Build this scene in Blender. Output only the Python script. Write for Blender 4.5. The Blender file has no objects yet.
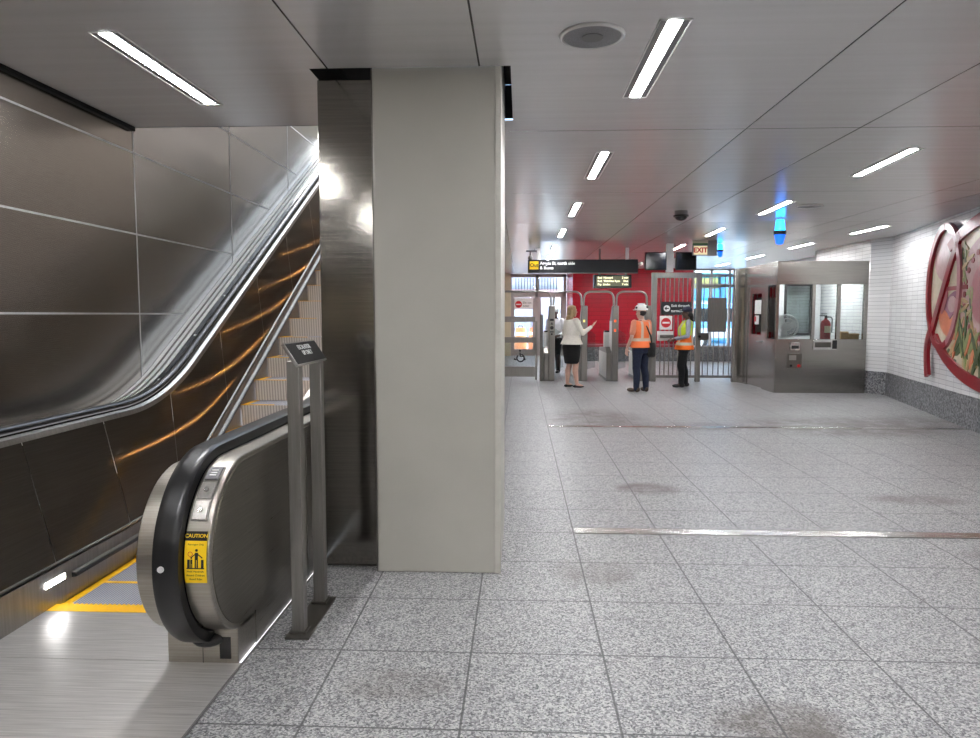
import bpy, bmesh, math, random
from mathutils import Vector, Matrix
random.seed(7)
PI = math.pi
SC = bpy.context.scene
COL = SC.collection

# ------------------------------------------------------------------ materials
def lin(c):
    return tuple(((x/12.92) if x <= 0.04045 else ((x+0.055)/1.055)**2.4) for x in [v/255 for v in c])
class NT:
    def __init__(s, name):
        s.m = bpy.data.materials.new(name); s.m.use_nodes = True
        s.t = s.m.node_tree; s.b = s.t.nodes['Principled BSDF']; s.out = s.t.nodes['Material Output']
    def n(s, typ, **kw):
        o = s.t.nodes.new(typ)
        for k, v in kw.items(): setattr(o, k, v)
        return o
    def l(s, a, b): s.t.links.new(a, b)
    def val(s, sock, v):
        if hasattr(v, 'is_linked') or hasattr(v, 'links'): s.l(v, sock)
        else: sock.default_value = v
    def math(s, op, a, b=0.0, c=0.0):
        o = s.n('ShaderNodeMath', operation=op)
        for i, v in enumerate((a, b, c)): s.val(o.inputs[i], v)
        return o.outputs[0]
    def mix(s, f, a, b):
        o = s.n('ShaderNodeMix', data_type='RGBA')
        s.val(o.inputs[0], f)
        for i, v in ((6, a), (7, b)):
            if isinstance(v, tuple): o.inputs[i].default_value = (*v[:3], 1)
            else: s.l(v, o.inputs[i])
        return o.outputs[2]
    def coords(s): return s.n('ShaderNodeTexCoord').outputs['Object']
    def mapping(s, scale=(1,1,1), loc=(0,0,0), rot=(0,0,0)):
        o = s.n('ShaderNodeMapping'); s.l(s.coords(), o.inputs[0])
        o.inputs['Scale'].default_value = scale; o.inputs['Location'].default_value = loc; o.inputs['Rotation'].default_value = rot
        return o.outputs[0]
    def noise(s, vec, scale, detail=2, rough=.5):
        o = s.n('ShaderNodeTexNoise'); s.l(vec, o.inputs['Vector'])
        o.inputs['Scale'].default_value = scale; o.inputs['Detail'].default_value = detail; o.inputs['Roughness'].default_value = rough
        return o.outputs['Fac']
    def ramp(s, f, stops, interp='LINEAR'):
        o = s.n('ShaderNodeValToRGB'); s.l(f, o.inputs[0]); e = o.color_ramp.elements; o.color_ramp.interpolation = interp
        while len(e) < len(stops): e.new(.5)
        for i, (p, c) in enumerate(stops): e[i].position = p; e[i].color = (*c, 1)
        return o.outputs[0]
    def base(s, v): s.l(v, s.b.inputs['Base Color'])
    def set(s, **k):
        for a, v in k.items():
            s.val(s.b.inputs[a.replace('_', ' ')], v)
        return s
    def bump(s, h, strength=.2, dist=.01):
        o = s.n('ShaderNodeBump'); s.l(h, o.inputs['Height']); o.inputs['Strength'].default_value = strength; o.inputs['Distance'].default_value = dist
        s.l(o.outputs[0], s.b.inputs['Normal'])
M = {}
def plain(name, c, rough=.5, metal=0.0, var=.06, vs=12, spec=.5):
    """a procedural coat: colour with a faint noise mottling"""
    t = NT(name); c = lin(c)
    f = t.noise(t.mapping(), vs, 3)
    lo = tuple(x*(1-var) for x in c); hi = tuple(min(1, x*(1+var)) for x in c)
    t.base(t.ramp(f, [(.3, lo), (.7, hi)])); t.set(Roughness=rough, Metallic=metal)
    t.b.inputs['Specular IOR Level'].default_value = spec
    M[name] = t.m; return t.m
def emis(name, c, strength, base=None):
    t = NT(name); c = lin(c)
    t.b.inputs['Base Color'].default_value = (*(lin(base) if base else c), 1)
    t.b.inputs['Emission Color'].default_value = (*c, 1); t.b.inputs['Emission Strength'].default_value = strength
    t.b.inputs['Roughness'].default_value = .4
    M[name] = t.m; return t.m
def steel(name, c, rough=.3, grain=(2, 2, 180), bump=.02, wav=0.0, metal=1.0, aniso=0.0, wscale=(.5,.5,.5)):
    """brushed stainless: fine grain stretched along one axis, optional slow warp of the sheet"""
    t = NT(name); c = lin(c)
    g = t.noise(t.mapping(grain), 1.0, 4, .6)
    lo = tuple(x*.86 for x in c); hi = tuple(min(1, x*1.12) for x in c)
    t.base(t.ramp(g, [(.3, lo), (.7, hi)])); t.set(Metallic=metal)
    r = t.math('MULTIPLY_ADD', g, .12, rough-.06); t.l(r, t.b.inputs['Roughness'])
    if aniso: t.b.inputs['Anisotropic'].default_value = aniso
    h = t.math('MULTIPLY', g, bump)
    if wav:
        w = t.noise(t.mapping(wscale), 1.0, 1); h = t.math('MULTIPLY_ADD', w, wav, h)
    t.bump(h, 1.0, .05)
    M[name] = t.m; return t.m

steel('steel', (176,174,170), .30)
steel('steel_vertical', (168,166,162), .30, (160,160,2))
steel('steel_dark', (118,115,110), .36)
steel('steel_clad', (136,132,126), .13, (2,2,140), .002, .08, wscale=(.06,.06,1.3))
steel('steel_booth', (164,161,155), .22, (2,2,120), .01, .10, wscale=(.8,.8,.8))
steel('steel_bright', (205,204,200), .26, (3,90,3), .01)
steel('balustrade_steel', (140,136,128), .30, (3,3,150), .01)
steel('newel_steel', (168,163,154), .34, (2,120,120), .01)
steel('deck_steel', (222,222,220), .34, (120,2,120), .004, .0, metal=.25)
steel('gate_steel', (148,145,141), .38, (60,60,3), .01)
plain('black_rubber', (20,20,22), .32, vs=40)
plain('black_gloss', (12,12,14), .12)
plain('black_matte', (18,18,19), .6)
plain('dark_void', (6,6,6), .9)
plain('grey_fixture', (112,110,110), .5)
plain('white_plastic', (225,224,222), .4)
plain('speaker_grille', (128,127,130), .55, vs=300, var=.25)
plain('joint_light', (158,158,158), .4, .3)
plain('column_bead', (196,193,184), .4)
plain('column_white', (178,175,166), .42, var=.035, vs=2.5)
plain('cream_stone', (206,196,170), .6, vs=4)
plain('yellow_paint', (246,186,12), .5)
plain('yellow_sign', (252,208,20), .45)
plain('sign_black', (14,18,24), .35)
plain('sign_white', (240,240,238), .5)
plain('exit_red', (190,24,14), .5)
plain('sign_red', (200,28,38), .45)
plain('sign_green', (60,110,60), .5)
plain('extinguisher_red', (150,18,30), .3)
plain('cardboard', (176,140,96), .8)
plain('door_frame_grey', (176,168,165), .45)
plain('asphalt_grey', (150,150,152), .9)
plain('outside_pavement', (205,205,208), .9, vs=3)
plain('facade_pale', (226,222,224), .8, vs=2)
plain('pane_lavender', (206,200,226), .3)
plain('facade_blue', (120,190,232), .6)
plain('facade_teal', (60,190,200), .6)
plain('facade_brick', (168,120,110), .8)
plain('facade_yellow', (225,205,120), .7)
plain('orange_plastic', (228,140,88), .5)
plain('skin_light', (206,166,148), .5, vs=20)
plain('skin_dark', (84,58,48), .5, vs=20)
plain('hair_blonde', (150,124,88), .55, vs=60, var=.35)
plain('hair_dark', (22,18,18), .5, vs=60)
plain('jacket_cream', (222,218,208), .85, vs=30)
plain('skirt_black', (12,12,13), .85)
plain('shoe_black', (14,13,14), .4)
plain('boot_brown', (78,66,54), .7)
plain('denim', (25,34,56), .85, vs=30, var=.25)
plain('trouser_black', (15,15,18), .85)
plain('hat_white', (232,232,230), .3)
plain('cap_navy', (26,30,52), .8)
plain('shirt_grey', (160,165,178), .85)
plain('shirt_salmon', (214,140,112), .85)
plain('shirt_white', (225,225,230), .85)
plain('eye_dark', (20,16,14), .2)
plain('lip', (150,80,74), .5)
plain('art_red', (138,20,34), .28)
plain('art_leaf', (74,92,56), .3)
plain('art_leaf_light', (140,150,96), .3)
plain('art_cream', (214,202,178), .25)
plain('art_orange', (206,120,84), .3)
plain('art_purple', (128,60,92), .3)
plain('art_pink', (204,172,170), .25)
plain('art_rose', (170,104,112), .3)
plain('art_ochre', (176,150,104), .3)
plain('red_stone', (120,30,38), .5)
plain('tile_plain', (216,216,216), .35)
plain('step_riser', (176,172,166), .5, .3)
plain('button_red', (190,20,20), .4)
emis('led_white', (251,251,253), 75)
emis('led_white_far', (251,251,253), 45)
emis('skirt_led', (255,255,255), 14)
emis('blue_glow', (30,150,255), 5, (20,80,200))
emis('blue_lens', (20,90,230), 1.2, (20,60,200))
emis('exit_face', (235,215,175), .22)
emis('led_amber', (225,205,120), .8)
emis('led_red', (235,90,40), .8)
emis('led_cream_text', (250,244,200), 1.3)
emis('led_screen', (84,84,66), .5)
emis('display_grey', (120,115,120), .12, (60,60,64))

def granite(name, tile=.61, x0=.385, y0=3.756, joints=True, tint=(1,1,1), stains=True, sc=135):
    t = NT(name); v = t.coords()
    vo = t.n('ShaderNodeTexVoronoi'); t.l(v, vo.inputs['Vector']); vo.inputs['Scale'].default_value = sc
    sp = t.n('ShaderNodeSeparateColor'); t.l(vo.outputs['Color'], sp.inputs[0])
    n2 = t.noise(v, sc*.7, 3, .7)
    f = t.math('ADD', t.math('MULTIPLY', sp.outputs[0], .62), t.math('MULTIPLY', n2, .55))
    c = t.ramp(f, [(.22, tuple(a*b for a, b in zip(lin((40,41,44)), tint))), (.42, tuple(a*b for a, b in zip(lin((110,110,112)), tint))),
                   (.62, tuple(a*b for a, b in zip(lin((148,148,150)), tint))), (.86, tuple(a*b for a, b in zip(lin((190,189,187)), tint)))])
    big = t.noise(v, .9, 3)
    c = t.mix(t.math('MULTIPLY', big, .22), c, lin((108,108,112)))
    sx = t.n('ShaderNodeSeparateXYZ'); t.l(v, sx.inputs[0]); X, Y = sx.outputs[0], sx.outputs[1]
    if stains:
        st = None
        nz = t.noise(v, 3.2, 5, .7)
        for (px, py, rx, ry, k) in ((1.02,2.62,.32,.2,.9),(1.15,6.3,.33,.26,.8),(1.1,10.6,.9,1.2,.6),(4.6,10.0,1.6,1.1,.75),(3.35,6.0,.5,.2,.5),(3.4,4.6,.6,.2,.5),(5.9,10.4,.9,.8,.6),(-.5,2.85,.3,.15,.4),(.45,4.2,.3,.3,.45),(2.4,9.9,1.6,.5,.45)):
            dx = t.math('DIVIDE', t.math('SUBTRACT', X, px), rx); dy = t.math('DIVIDE', t.math('SUBTRACT', Y, py), ry)
            d = t.math('SQRT', t.math('ADD', t.math('MULTIPLY', dx, dx), t.math('MULTIPLY', dy, dy)))
            s = t.math('MULTIPLY', t.math('MINIMUM', t.math('MULTIPLY', t.math('MAXIMUM', t.math('SUBTRACT', 1.0, d), 0), 2.2), 1.0), k)
            st = s if st is None else t.math('MAXIMUM', st, s)
        m = t.math('MULTIPLY', st, t.math('SMOOTH_MAX', t.math('MULTIPLY_ADD', nz, 3.4, -.95), 0.0, .1))
        m = t.math('MINIMUM', m, .8)
        c = t.mix(m, c, lin((74,64,56)))
    if joints:
        def j(A, o):
            a = t.math('DIVIDE', t.math('SUBTRACT', A, o), tile)
            a = t.math('ABSOLUTE', t.math('SUBTRACT', t.math('FRACT', t.math('ADD', a, .5)), .5))
            return t.math('LESS_THAN', t.math('MULTIPLY', a, tile), .0048)
        jn = t.math('MAXIMUM', j(X, x0), j(Y, y0))
        c = t.mix(t.math('MULTIPLY', jn, .8), c, lin((52,52,54)))
        t.bump(t.math('SUBTRACT', 1.0, jn), .3, .002)
    t.base(c); t.set(Roughness=t.math('MULTIPLY_ADD', n2, .2, .34))
    M[name] = t.m
granite('granite_floor')
granite('granite_base', joints=False, tint=(.62,.63,.66), stains=False, sc=42)
granite('granite_band', joints=False, tint=(.42,.43,.45), stains=False, sc=42)

def grid_tiles(name, c, w, h, joint, jc, axis='Y', offset=0.0, rough=.25, var=.05):
    """glazed tiles on a vertical wall (axis = the wall's long horizontal axis in object space)"""
    t = NT(name)
    sx = t.n('ShaderNodeSeparateXYZ'); t.l(t.coords(), sx.inputs[0])
    cb = t.n('ShaderNodeCombineXYZ'); t.l(sx.outputs[{'X':0,'Y':1}[axis]], cb.inputs[0]); t.l(sx.outputs[2], cb.inputs[1])
    b = t.n('ShaderNodeTexBrick'); t.l(cb.outputs[0], b.inputs['Vector'])
    b.offset = offset; b.inputs['Scale'].default_value = 1; b.inputs['Brick Width'].default_value = w; b.inputs['Row Height'].default_value = h
    b.inputs['Mortar Size'].default_value = joint; b.inputs['Mortar Smooth'].default_value = .1
    c = lin(c)
    b.inputs['Color1'].default_value = (*[x*(1-var) for x in c], 1); b.inputs['Color2'].default_value = (*[min(1, x*(1+var)) for x in c], 1)
    b.inputs['Mortar'].default_value = (*lin(jc), 1); b.inputs['Bias'].default_value = 0
    t.base(b.outputs['Color']); t.set(Roughness=rough)
    t.bump(t.math('SUBTRACT', 1.0, b.outputs['Fac']), .4, .002)
    M[name] = t.m
grid_tiles('white_tile_y', (222,222,222), .30, .073, .0035, (168,168,170), 'Y')
grid_tiles('white_tile_x', (222,222,222), .30, .073, .0035, (168,168,170), 'X')
grid_tiles('red_tile', (172,17,38), .60, .14, .006, (128,10,26), 'X', .5, .22)
grid_tiles('red_tile_side', (172,17,38), .60, .14, .006, (128,10,26), 'Y', .5, .22)

def ceiling_mat():
    t = NT('ceiling_panel'); v = t.coords()
    sx = t.n('ShaderNodeSeparateXYZ'); t.l(v, sx.inputs[0]); X, Y = sx.outputs[0], sx.outputs[1]
    jn = None
    for x in (-1.125, -.242, 1.735, 2.6, 4.9, 5.5):
        a = t.math('LESS_THAN', t.math('ABSOLUTE', t.math('SUBTRACT', X, x)), .005)
        jn = a if jn is None else t.math('MAXIMUM', jn, a)
    a = t.math('FRACT', t.math('ADD', t.math('DIVIDE', t.math('SUBTRACT', Y, 5.63), 2.93), .5))
    a = t.math('LESS_THAN', t.math('MULTIPLY', t.math('ABSOLUTE', t.math('SUBTRACT', a, .5)), 2.93), .005)
    jn = t.math('MAXIMUM', jn, t.math('MULTIPLY', a, t.math('GREATER_THAN', X, -.1)))
    g = t.noise(t.mapping((.6, 14, 1)), 1.0, 3)
    c = t.ramp(g, [(.3, lin((222,220,218))), (.7, lin((228,226,225)))])
    t.base(t.mix(jn, c, lin((52,51,50)))); t.set(Metallic=.33, Roughness=t.math('MULTIPLY_ADD', g, .06, .22))
    t.bump(t.math('SUBTRACT', t.math('MULTIPLY', g, .004), t.math('MULTIPLY', jn, .5)), .5, .004)
    M['ceiling'] = t.m
ceiling_mat()

def left_panel_mat():
    """stainless wall sheets with fine horizontal ribs, jointed as in the station"""
    t = NT('ribbed_steel'); v = t.coords()
    sx = t.n('ShaderNodeSeparateXYZ'); t.l(v, sx.inputs[0]); Y, Z = sx.outputs[1], sx.outputs[2]
    g = t.noise(t.mapping((1, 9, 420)), 1.0, 2)
    ribs = t.math('SINE', t.math('MULTIPLY', t.math('ADD', Z, t.math('MULTIPLY', Y, .12)), 520.0))
    near = t.math('LESS_THAN', Y, 5.39)
    w = t.noise(t.mapping((.5, .30, 1.15), rot=(-.75,0,0)), 1.0, 2)
    c = t.mix(near, t.ramp(g, [(.3, lin((158,155,151))), (.7, lin((172,170,166)))]), t.ramp(g, [(.3, lin((146,140,133))), (.7, lin((160,154,147)))]))
    rib = t.math('MULTIPLY', t.math('MULTIPLY_ADD', ribs, .5, .5), t.math('MULTIPLY', near, .16))
    t.base(t.mix(rib, c, lin((70,66,62)))); t.set(Metallic=1.0, Roughness=t.math('MULTIPLY_ADD', g, .08, .20))
    t.bump(t.math('MULTIPLY_ADD', w, .6, t.math('MULTIPLY', g, .001)), 1.0, .08)
    M['ribbed_steel'] = t.m
left_panel_mat()

def landing_mat():
    t = NT('landing_steel'); v = t.coords()
    sx = t.n('ShaderNodeSeparateXYZ'); t.l(v, sx.inputs[0]); Y = sx.outputs[1]
    r = t.math('FRACT', t.math('MULTIPLY', Y, 1/.055))
    ln = t.math('LESS_THAN', r, .07)
    g = t.noise(t.mapping((4, 120, 1)), 1.0, 3); s = t.noise(v, 14, 6, .75)
    c = t.ramp(g, [(.3, lin((176,173,170))), (.7, lin((206,203,200)))])
    c = t.mix(t.math('MULTIPLY', ln, .22), c, lin((110,108,106)))
    c = t.mix(t.math('MULTIPLY', t.math('GREATER_THAN', s, .66), .12), c, lin((120,118,114)))
    t.base(c); t.set(Metallic=.55, Roughness=t.math('MULTIPLY_ADD', s, .15, .30))
    t.bump(t.math('SUBTRACT', t.math('MULTIPLY', g, .2), ln), .25, .002)
    M['landing_steel'] = t.m
landing_mat()
def tread_mat():
    t = NT('step_tread'); v = t.coords()
    sx = t.n('ShaderNodeSeparateXYZ'); t.l(v, sx.inputs[0])
    r = t.math('FRACT', t.math('MULTIPLY', sx.outputs[0], 1/.016)); ln = t.math('LESS_THAN', r, .45)
    t.base(t.mix(ln, lin((172,174,182)), lin((126,128,138)))); t.set(Metallic=.3, Roughness=.5)
    t.bump(t.math('SUBTRACT', 1.0, ln), .6, .006); M['step_tread'] = t.m
    t = NT('step_riser_ribbed'); v = t.coords()
    sx = t.n('ShaderNodeSeparateXYZ'); t.l(v, sx.inputs[0])
    r = t.math('FRACT', t.math('MULTIPLY', sx.outputs[0], 1/.026)); ln = t.math('LESS_THAN', r, .4)
    t.base(t.mix(ln, lin((214,211,206)), lin((172,168,163)))); t.set(Metallic=.25, Roughness=.5)
    t.bump(t.math('SUBTRACT', 1.0, ln), .5, .006); M['step_riser_ribbed'] = t.m
tread_mat()
def glass_mat(name, tint=(235,240,240), refl=.5):
    t = NT(name)
    tr = t.n('ShaderNodeBsdfTransparent'); tr.inputs[0].default_value = (*lin(tint), 1)
    gl = t.n('ShaderNodeBsdfGlossy'); gl.inputs['Roughness'].default_value = .03
    fr = t.n('ShaderNodeFresnel'); fr.inputs[0].default_value = 1.45
    mx = t.n('ShaderNodeMixShader'); t.l(t.math('MULTIPLY', fr.outputs[0], refl*2), mx.inputs[0]); t.l(tr.outputs[0], mx.inputs[1]); t.l(gl.outputs[0], mx.inputs[2])
    t.l(mx.outputs[0], t.out.inputs[0]); M[name] = t.m
glass_mat('glass'); glass_mat('glass_tint', (200,206,206), .5)

def vest_mat(name, z0, lo, hi, zsplit, bands, silver=(190,190,180), vband=True):
    t = NT(name); sx = t.n('ShaderNodeSeparateXYZ'); t.l(t.coords(), sx.inputs[0]); X, Z = sx.outputs[0], sx.outputs[2]
    c = t.mix(t.math('GREATER_THAN', Z, zsplit), lin(lo), lin(hi))
    m = None
    for (a, b) in bands:
        k = t.math('MULTIPLY', t.math('GREATER_THAN', Z, a), t.math('LESS_THAN', Z, b)); m = k if m is None else t.math('MAXIMUM', m, k)
    if vband:
        ax = t.math('ABSOLUTE', X)
        k = t.math('MULTIPLY', t.math('MULTIPLY', t.math('GREATER_THAN', ax, .075), t.math('LESS_THAN', ax, .125)), t.math('GREATER_THAN', Z, bands[0][1])); m = t.math('MAXIMUM', m, k)
    t.base(t.mix(m, c, lin(silver))); t.set(Roughness=.75); M[name] = t.m
vest_mat('vest_orange', 0, (240,120,66), (240,124,72), 1.2, [(1.02,1.08)], (200,180,160))
vest_mat('vest_lime', 0, (246,116,26), (206,226,44), 1.11, [(.90,.96)], (186,180,160))

def brushed_incline():
    t = NT('balustrade_brushed'); g = t.noise(t.mapping((3, 3, 150), rot=(-.516,0,0)), 1.0, 3)
    col = t.ramp(g, [(.3, lin((108,102,95))), (.7, lin((122,116,109)))])
    t.base(col); t.set(Metallic=1.0, Roughness=.34)
    c = t.n('ShaderNodeCombineXYZ'); c.inputs[1].default_value = -.276; c.inputs[2].default_value = .961
    gl = t.n('ShaderNodeBsdfAnisotropic'); t.l(col, gl.inputs['Color']); gl.inputs['Roughness'].default_value = .26; gl.inputs['Anisotropy'].default_value = .93
    t.l(c.outputs[0], gl.inputs['Tangent'])
    mx = t.n('ShaderNodeMixShader'); mx.inputs[0].default_value = .72; t.l(t.b.outputs[0], mx.inputs[1]); t.l(gl.outputs[0], mx.inputs[2]); t.l(mx.outputs[0], t.out.inputs[0])
    M['balustrade_brushed'] = t.m
brushed_incline()
# ------------------------------------------------------------------ mesh helpers
class MB:
    def __init__(s): s.b = bmesh.new()
    def _x(s, verts, Mx):
        if Mx is not None: bmesh.ops.transform(s.b, matrix=Mx, verts=verts)
    def box(s, x0, x1, y0, y1, z0, z1, Mx=None):
        v = [s.b.verts.new(p) for p in ((x0,y0,z0),(x1,y0,z0),(x1,y1,z0),(x0,y1,z0),(x0,y0,z1),(x1,y0,z1),(x1,y1,z1),(x0,y1,z1))]
        for f in ((0,3,2,1),(4,5,6,7),(0,1,5,4),(1,2,6,5),(2,3,7,6),(3,0,4,7)): s.b.faces.new([v[i] for i in f])
        s._x(v, Mx); return s
    def quad(s, *pts):
        s.b.faces.new([s.b.verts.new(p) for p in pts]); return s
    def prism(s, poly, axis, a, b):
        """2D polygon extruded along axis; poly coords are the other two axes in xyz order"""
        def P(p, t):
            return {'X': (t, p[0], p[1]), 'Y': (p[0], t, p[1]), 'Z': (p[0], p[1], t)}[axis]
        A = [s.b.verts.new(P(p, a)) for p in poly]; B = [s.b.verts.new(P(p, b)) for p in poly]
        n = len(poly)
        s.b.faces.new(A[::-1]); s.b.faces.new(B)
        for i in range(n): s.b.faces.new((A[i], A[(i+1) % n], B[(i+1) % n], B[i]))
        return s
    def cyl(s, p0, p1, r, r1=None, seg=16):
        p0, p1 = Vector(p0), Vector(p1); d = p1-p0; r1 = r if r1 is None else r1
        Mx = Matrix.Translation((p0+p1)/2) @ d.to_track_quat('Z', 'Y').to_matrix().to_4x4()
        bmesh.ops.create_cone(s.b, cap_ends=True, segments=seg, radius1=r, radius2=r1, depth=d.length, matrix=Mx); return s
    def ell(s, c, r, rot=None, u=16, v=12):
        if not hasattr(r, '__len__'): r = (r, r, r)
        Mx = Matrix.Translation(c) @ (rot.to_matrix().to_4x4() if rot is not None else Matrix.Identity(4)) @ Matrix.Diagonal((*r, 1))
        bmesh.ops.create_uvsphere(s.b, u_segments=u, v_segments=v, radius=1, matrix=Mx); return s
    def cap(s, p0, p1, r0, r1, seg=12):
        s.cyl(p0, p1, r0, r1, seg); s.ell(p0, r0, u=seg, v=8); s.ell(p1, r1, u=seg, v=8); return s
    def chain(s, pts):
        for (p, r), (q, t) in zip(pts, pts[1:]): s.cap(p, q, r, t)
        return s
    def sweep(s, path, sect, side=(1,0,0), closed=False):
        """sweep a closed 2D section (side, normal) along a 3D path lying in a plane perpendicular to side"""
        S = Vector(side); rings = []
        n = len(path)
        for i, p in enumerate(path):
            p = Vector(p)
            a = Vector(path[(i-1) % n if closed else max(i-1, 0)]); b = Vector(path[(i+1) % n if closed else min(i+1, n-1)])
            T = (b-a).normalized(); N = S.cross(T).normalized()
            rings.append([s.b.verts.new(p + S*u + N*w) for u, w in sect])
        m = len(sect)
        for i in range(n if closed else n-1):
            A, B = rings[i], rings[(i+1) % n]
            for k in range(m): s.b.faces.new((A[k], A[(k+1) % m], B[(k+1) % m], B[k]))
        if not closed: s.b.faces.new(rings[0][::-1]); s.b.faces.new(rings[-1])
        return s
    def tube(s, path, r, seg=10, closed=False):
        path = [Vector(p) for p in path]; n = len(path); rings = []; ref = None
        for i, p in enumerate(path):
            a = path[(i-1) % n if closed else max(i-1, 0)]; b = path[(i+1) % n if closed else min(i+1, n-1)]
            T = (b-a).normalized()
            if ref is None: ref = T.orthogonal().normalized()
            ref = (ref - T*ref.dot(T)).normalized(); B = T.cross(ref)
            rings.append([s.b.verts.new(p + (ref*math.cos(2*PI*k/seg) + B*math.sin(2*PI*k/seg))*r) for k in range(seg)])
        for i in range(n if closed else n-1):
            A, Bq = rings[i], rings[(i+1) % n]
            for k in range(seg): s.b.faces.new((A[k], A[(k+1) % seg], Bq[(k+1) % seg], Bq[k]))
        if not closed: s.b.faces.new(rings[0][::-1]); s.b.faces.new(rings[-1])
        return s
    def loft(s, rings, seg=24):
        """stacked ellipses (cx,cy,z,rx,ry), capped"""
        R = [[s.b.verts.new((cx+rx*math.cos(2*PI*k/seg), cy+ry*math.sin(2*PI*k/seg), z)) for k in range(seg)] for cx, cy, z, rx, ry in rings]
        for A, B in zip(R, R[1:]):
            for k in range(seg): s.b.faces.new((A[k], A[(k+1) % seg], B[(k+1) % seg], B[k]))
        s.b.faces.new(R[0][::-1]); s.b.faces.new(R[-1]); return s
    def build(s, name, m, parent=None, bev=0, smooth=40, origin=None, local=False):
        bmesh.ops.recalc_face_normals(s.b, faces=s.b.faces[:])
        off = Vector(parent['_off']) if (parent is not None and not local) else Vector((0,0,0))
        if parent is None:
            if origin is None:
                vs = [v.co for v in s.b.verts]
                origin = ((min(v.x for v in vs)+max(v.x for v in vs))/2, (min(v.y for v in vs)+max(v.y for v in vs))/2, min(v.z for v in vs))
            off = Vector(origin)
        bmesh.ops.translate(s.b, vec=-off, verts=s.b.verts[:])
        me = bpy.data.meshes.new(name); s.b.to_mesh(me); s.b.free()
        return link(name, me, m, parent, off, bev, smooth)
def link(name, me, m, parent, off, bev=0, smooth=40):
    o = bpy.data.objects.new(name, me); COL.objects.link(o)
    me.materials.clear(); me.materials.append(M[m] if isinstance(m, str) else m)
    if smooth:
        me.polygons.foreach_set('use_smooth', [True]*len(me.polygons)); me.set_sharp_from_angle(angle=math.radians(smooth))
    if parent is None: o.location = off
    else: o.parent = parent
    o['_off'] = tuple(off)
    if bev:
        md = o.modifiers.new('bevel', 'BEVEL'); md.width = bev; md.segments = 2; md.limit_method = 'ANGLE'; md.angle_limit = math.radians(40)
    return o
def tag(o, label=None, cat=None, group=None, kind=None):
    if label: o['label'] = label
    if cat: o['category'] = cat
    if group: o['group'] = group
    if kind: o['kind'] = kind
    return o
def thing(name, loc, label, cat, group=None, rz=0):
    o = bpy.data.objects.new(name, None); COL.objects.link(o); o.location = loc; o.rotation_euler = (0, 0, rz); o.empty_display_size = .1
    o['_off'] = tuple(loc); return tag(o, label, cat, group)
def struct(name, mb, m, **k):
    return tag(mb.build(name, m, origin=(0,0,0), **k), kind='structure')
def copy_tree(o, parent=None):
    c = o.copy(); COL.objects.link(c)
    if parent is not None: c.parent = parent
    for ch in list(o.children): copy_tree(ch, c)
    return c
def text_mesh(s, size, align='LEFT', bold=0.0, ext=.0015):
    cu = bpy.data.curves.new('lettering', 'FONT'); cu.body = s; cu.size = size; cu.align_x = align; cu.align_y = 'CENTER'; cu.extrude = ext; cu.offset = bold; cu.resolution_u = 3
    o = bpy.data.objects.new('lettering', cu); COL.objects.link(o)
    dg = bpy.context.evaluated_depsgraph_get(); me = bpy.data.meshes.new_from_object(o.evaluated_get(dg))
    bpy.data.objects.remove(o); bpy.data.curves.remove(cu); return me
def text(s, size, Mx, m, parent, name='lettering', **k):
    me = text_mesh(s, size, **k); off = Vector(parent['_off'])
    me.transform(Matrix.Translation(-off) @ Mx)
    return link(name, me, m, parent, off, 0, 0)
def facing_cam(x, y, z): return Matrix.Translation((x, y, z)) @ Matrix.Rotation(PI/2, 4, 'X')
def disc(mb, c, r, t=.004, normal=(0,-1,0), seg=32):
    c = Vector(c); n = Vector(normal).normalized(); return mb.cyl(c - n*t/2, c + n*t/2, r, seg=seg)
def arc(cy, cz, r, a0, a1, n, rz=None):
    rz = r if rz is None else rz
    return [(cy + r*math.cos(a0+(a1-a0)*i/n), cz + rz*math.sin(a0+(a1-a0)*i/n)) for i in range(n+1)]
def cz(y): return 2.99 + .006*(y-4.18)

# ------------------------------------------------------------------ setting
WL = -2.985                       # face of the left wall
mb = MB()
def slab(mb, x0, x1, y0, y1):
    mb.quad((x0,y0,0),(x1,y0,0),(x1,y1,0),(x0,y1,0))
slab(mb, -1.24, 8.0, -6, 27.0); slab(mb, WL, -1.24, -6, 1.2)
struct('floor', mb, 'granite_floor')
# ceiling: flat panels with an open stair well on the left and a slot round the column
mb = MB()
def cq(x0, x1, y0, y1): mb.quad((x0,y0,cz(y0)),(x1,y0,cz(y0)),(x1,y1,cz(y1)),(x0,y1,cz(y1)))
H0, H1 = 4.145, 5.30
cq(WL+.035, 8.0, -6, H0)
cq(WL+.035, -1.232, H0, 5.37)
cq(-.062, 8.0, H0, H1)
cq(-1.232, 8.0, H1, 5.37)
cq(-1.20, 8.0, 5.37, 27.0)
struct('ceiling', mb, 'ceiling', smooth=0)
mb = MB()       # edge of the ceiling slab above the stair well and the dark void above the column slot
mb.box(WL, -1.2, 5.37, 5.40, cz(5.37)+.001, 3.6)
struct('trim_1', mb, 'grey_fixture')
mb = MB()
mb.quad((-1.26,H0,3.25),(-.04,H0,3.25),(-.04,H1,3.25),(-1.26,H1,3.25))
mb.box(-1.26,-.04,H0-.012,H0-.004,2.995,3.25); mb.box(-1.255,-1.24,H0,H1,3.0,3.25); mb.box(-.058,-.048,H0,H1,3.0,3.25); mb.box(-1.26,-.04,H1+.004,H1+.012,3.01,3.25)
struct('trim_2', mb, 'dark_void')
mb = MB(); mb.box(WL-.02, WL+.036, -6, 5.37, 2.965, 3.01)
struct('trim_3', mb, 'dark_void')
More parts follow.
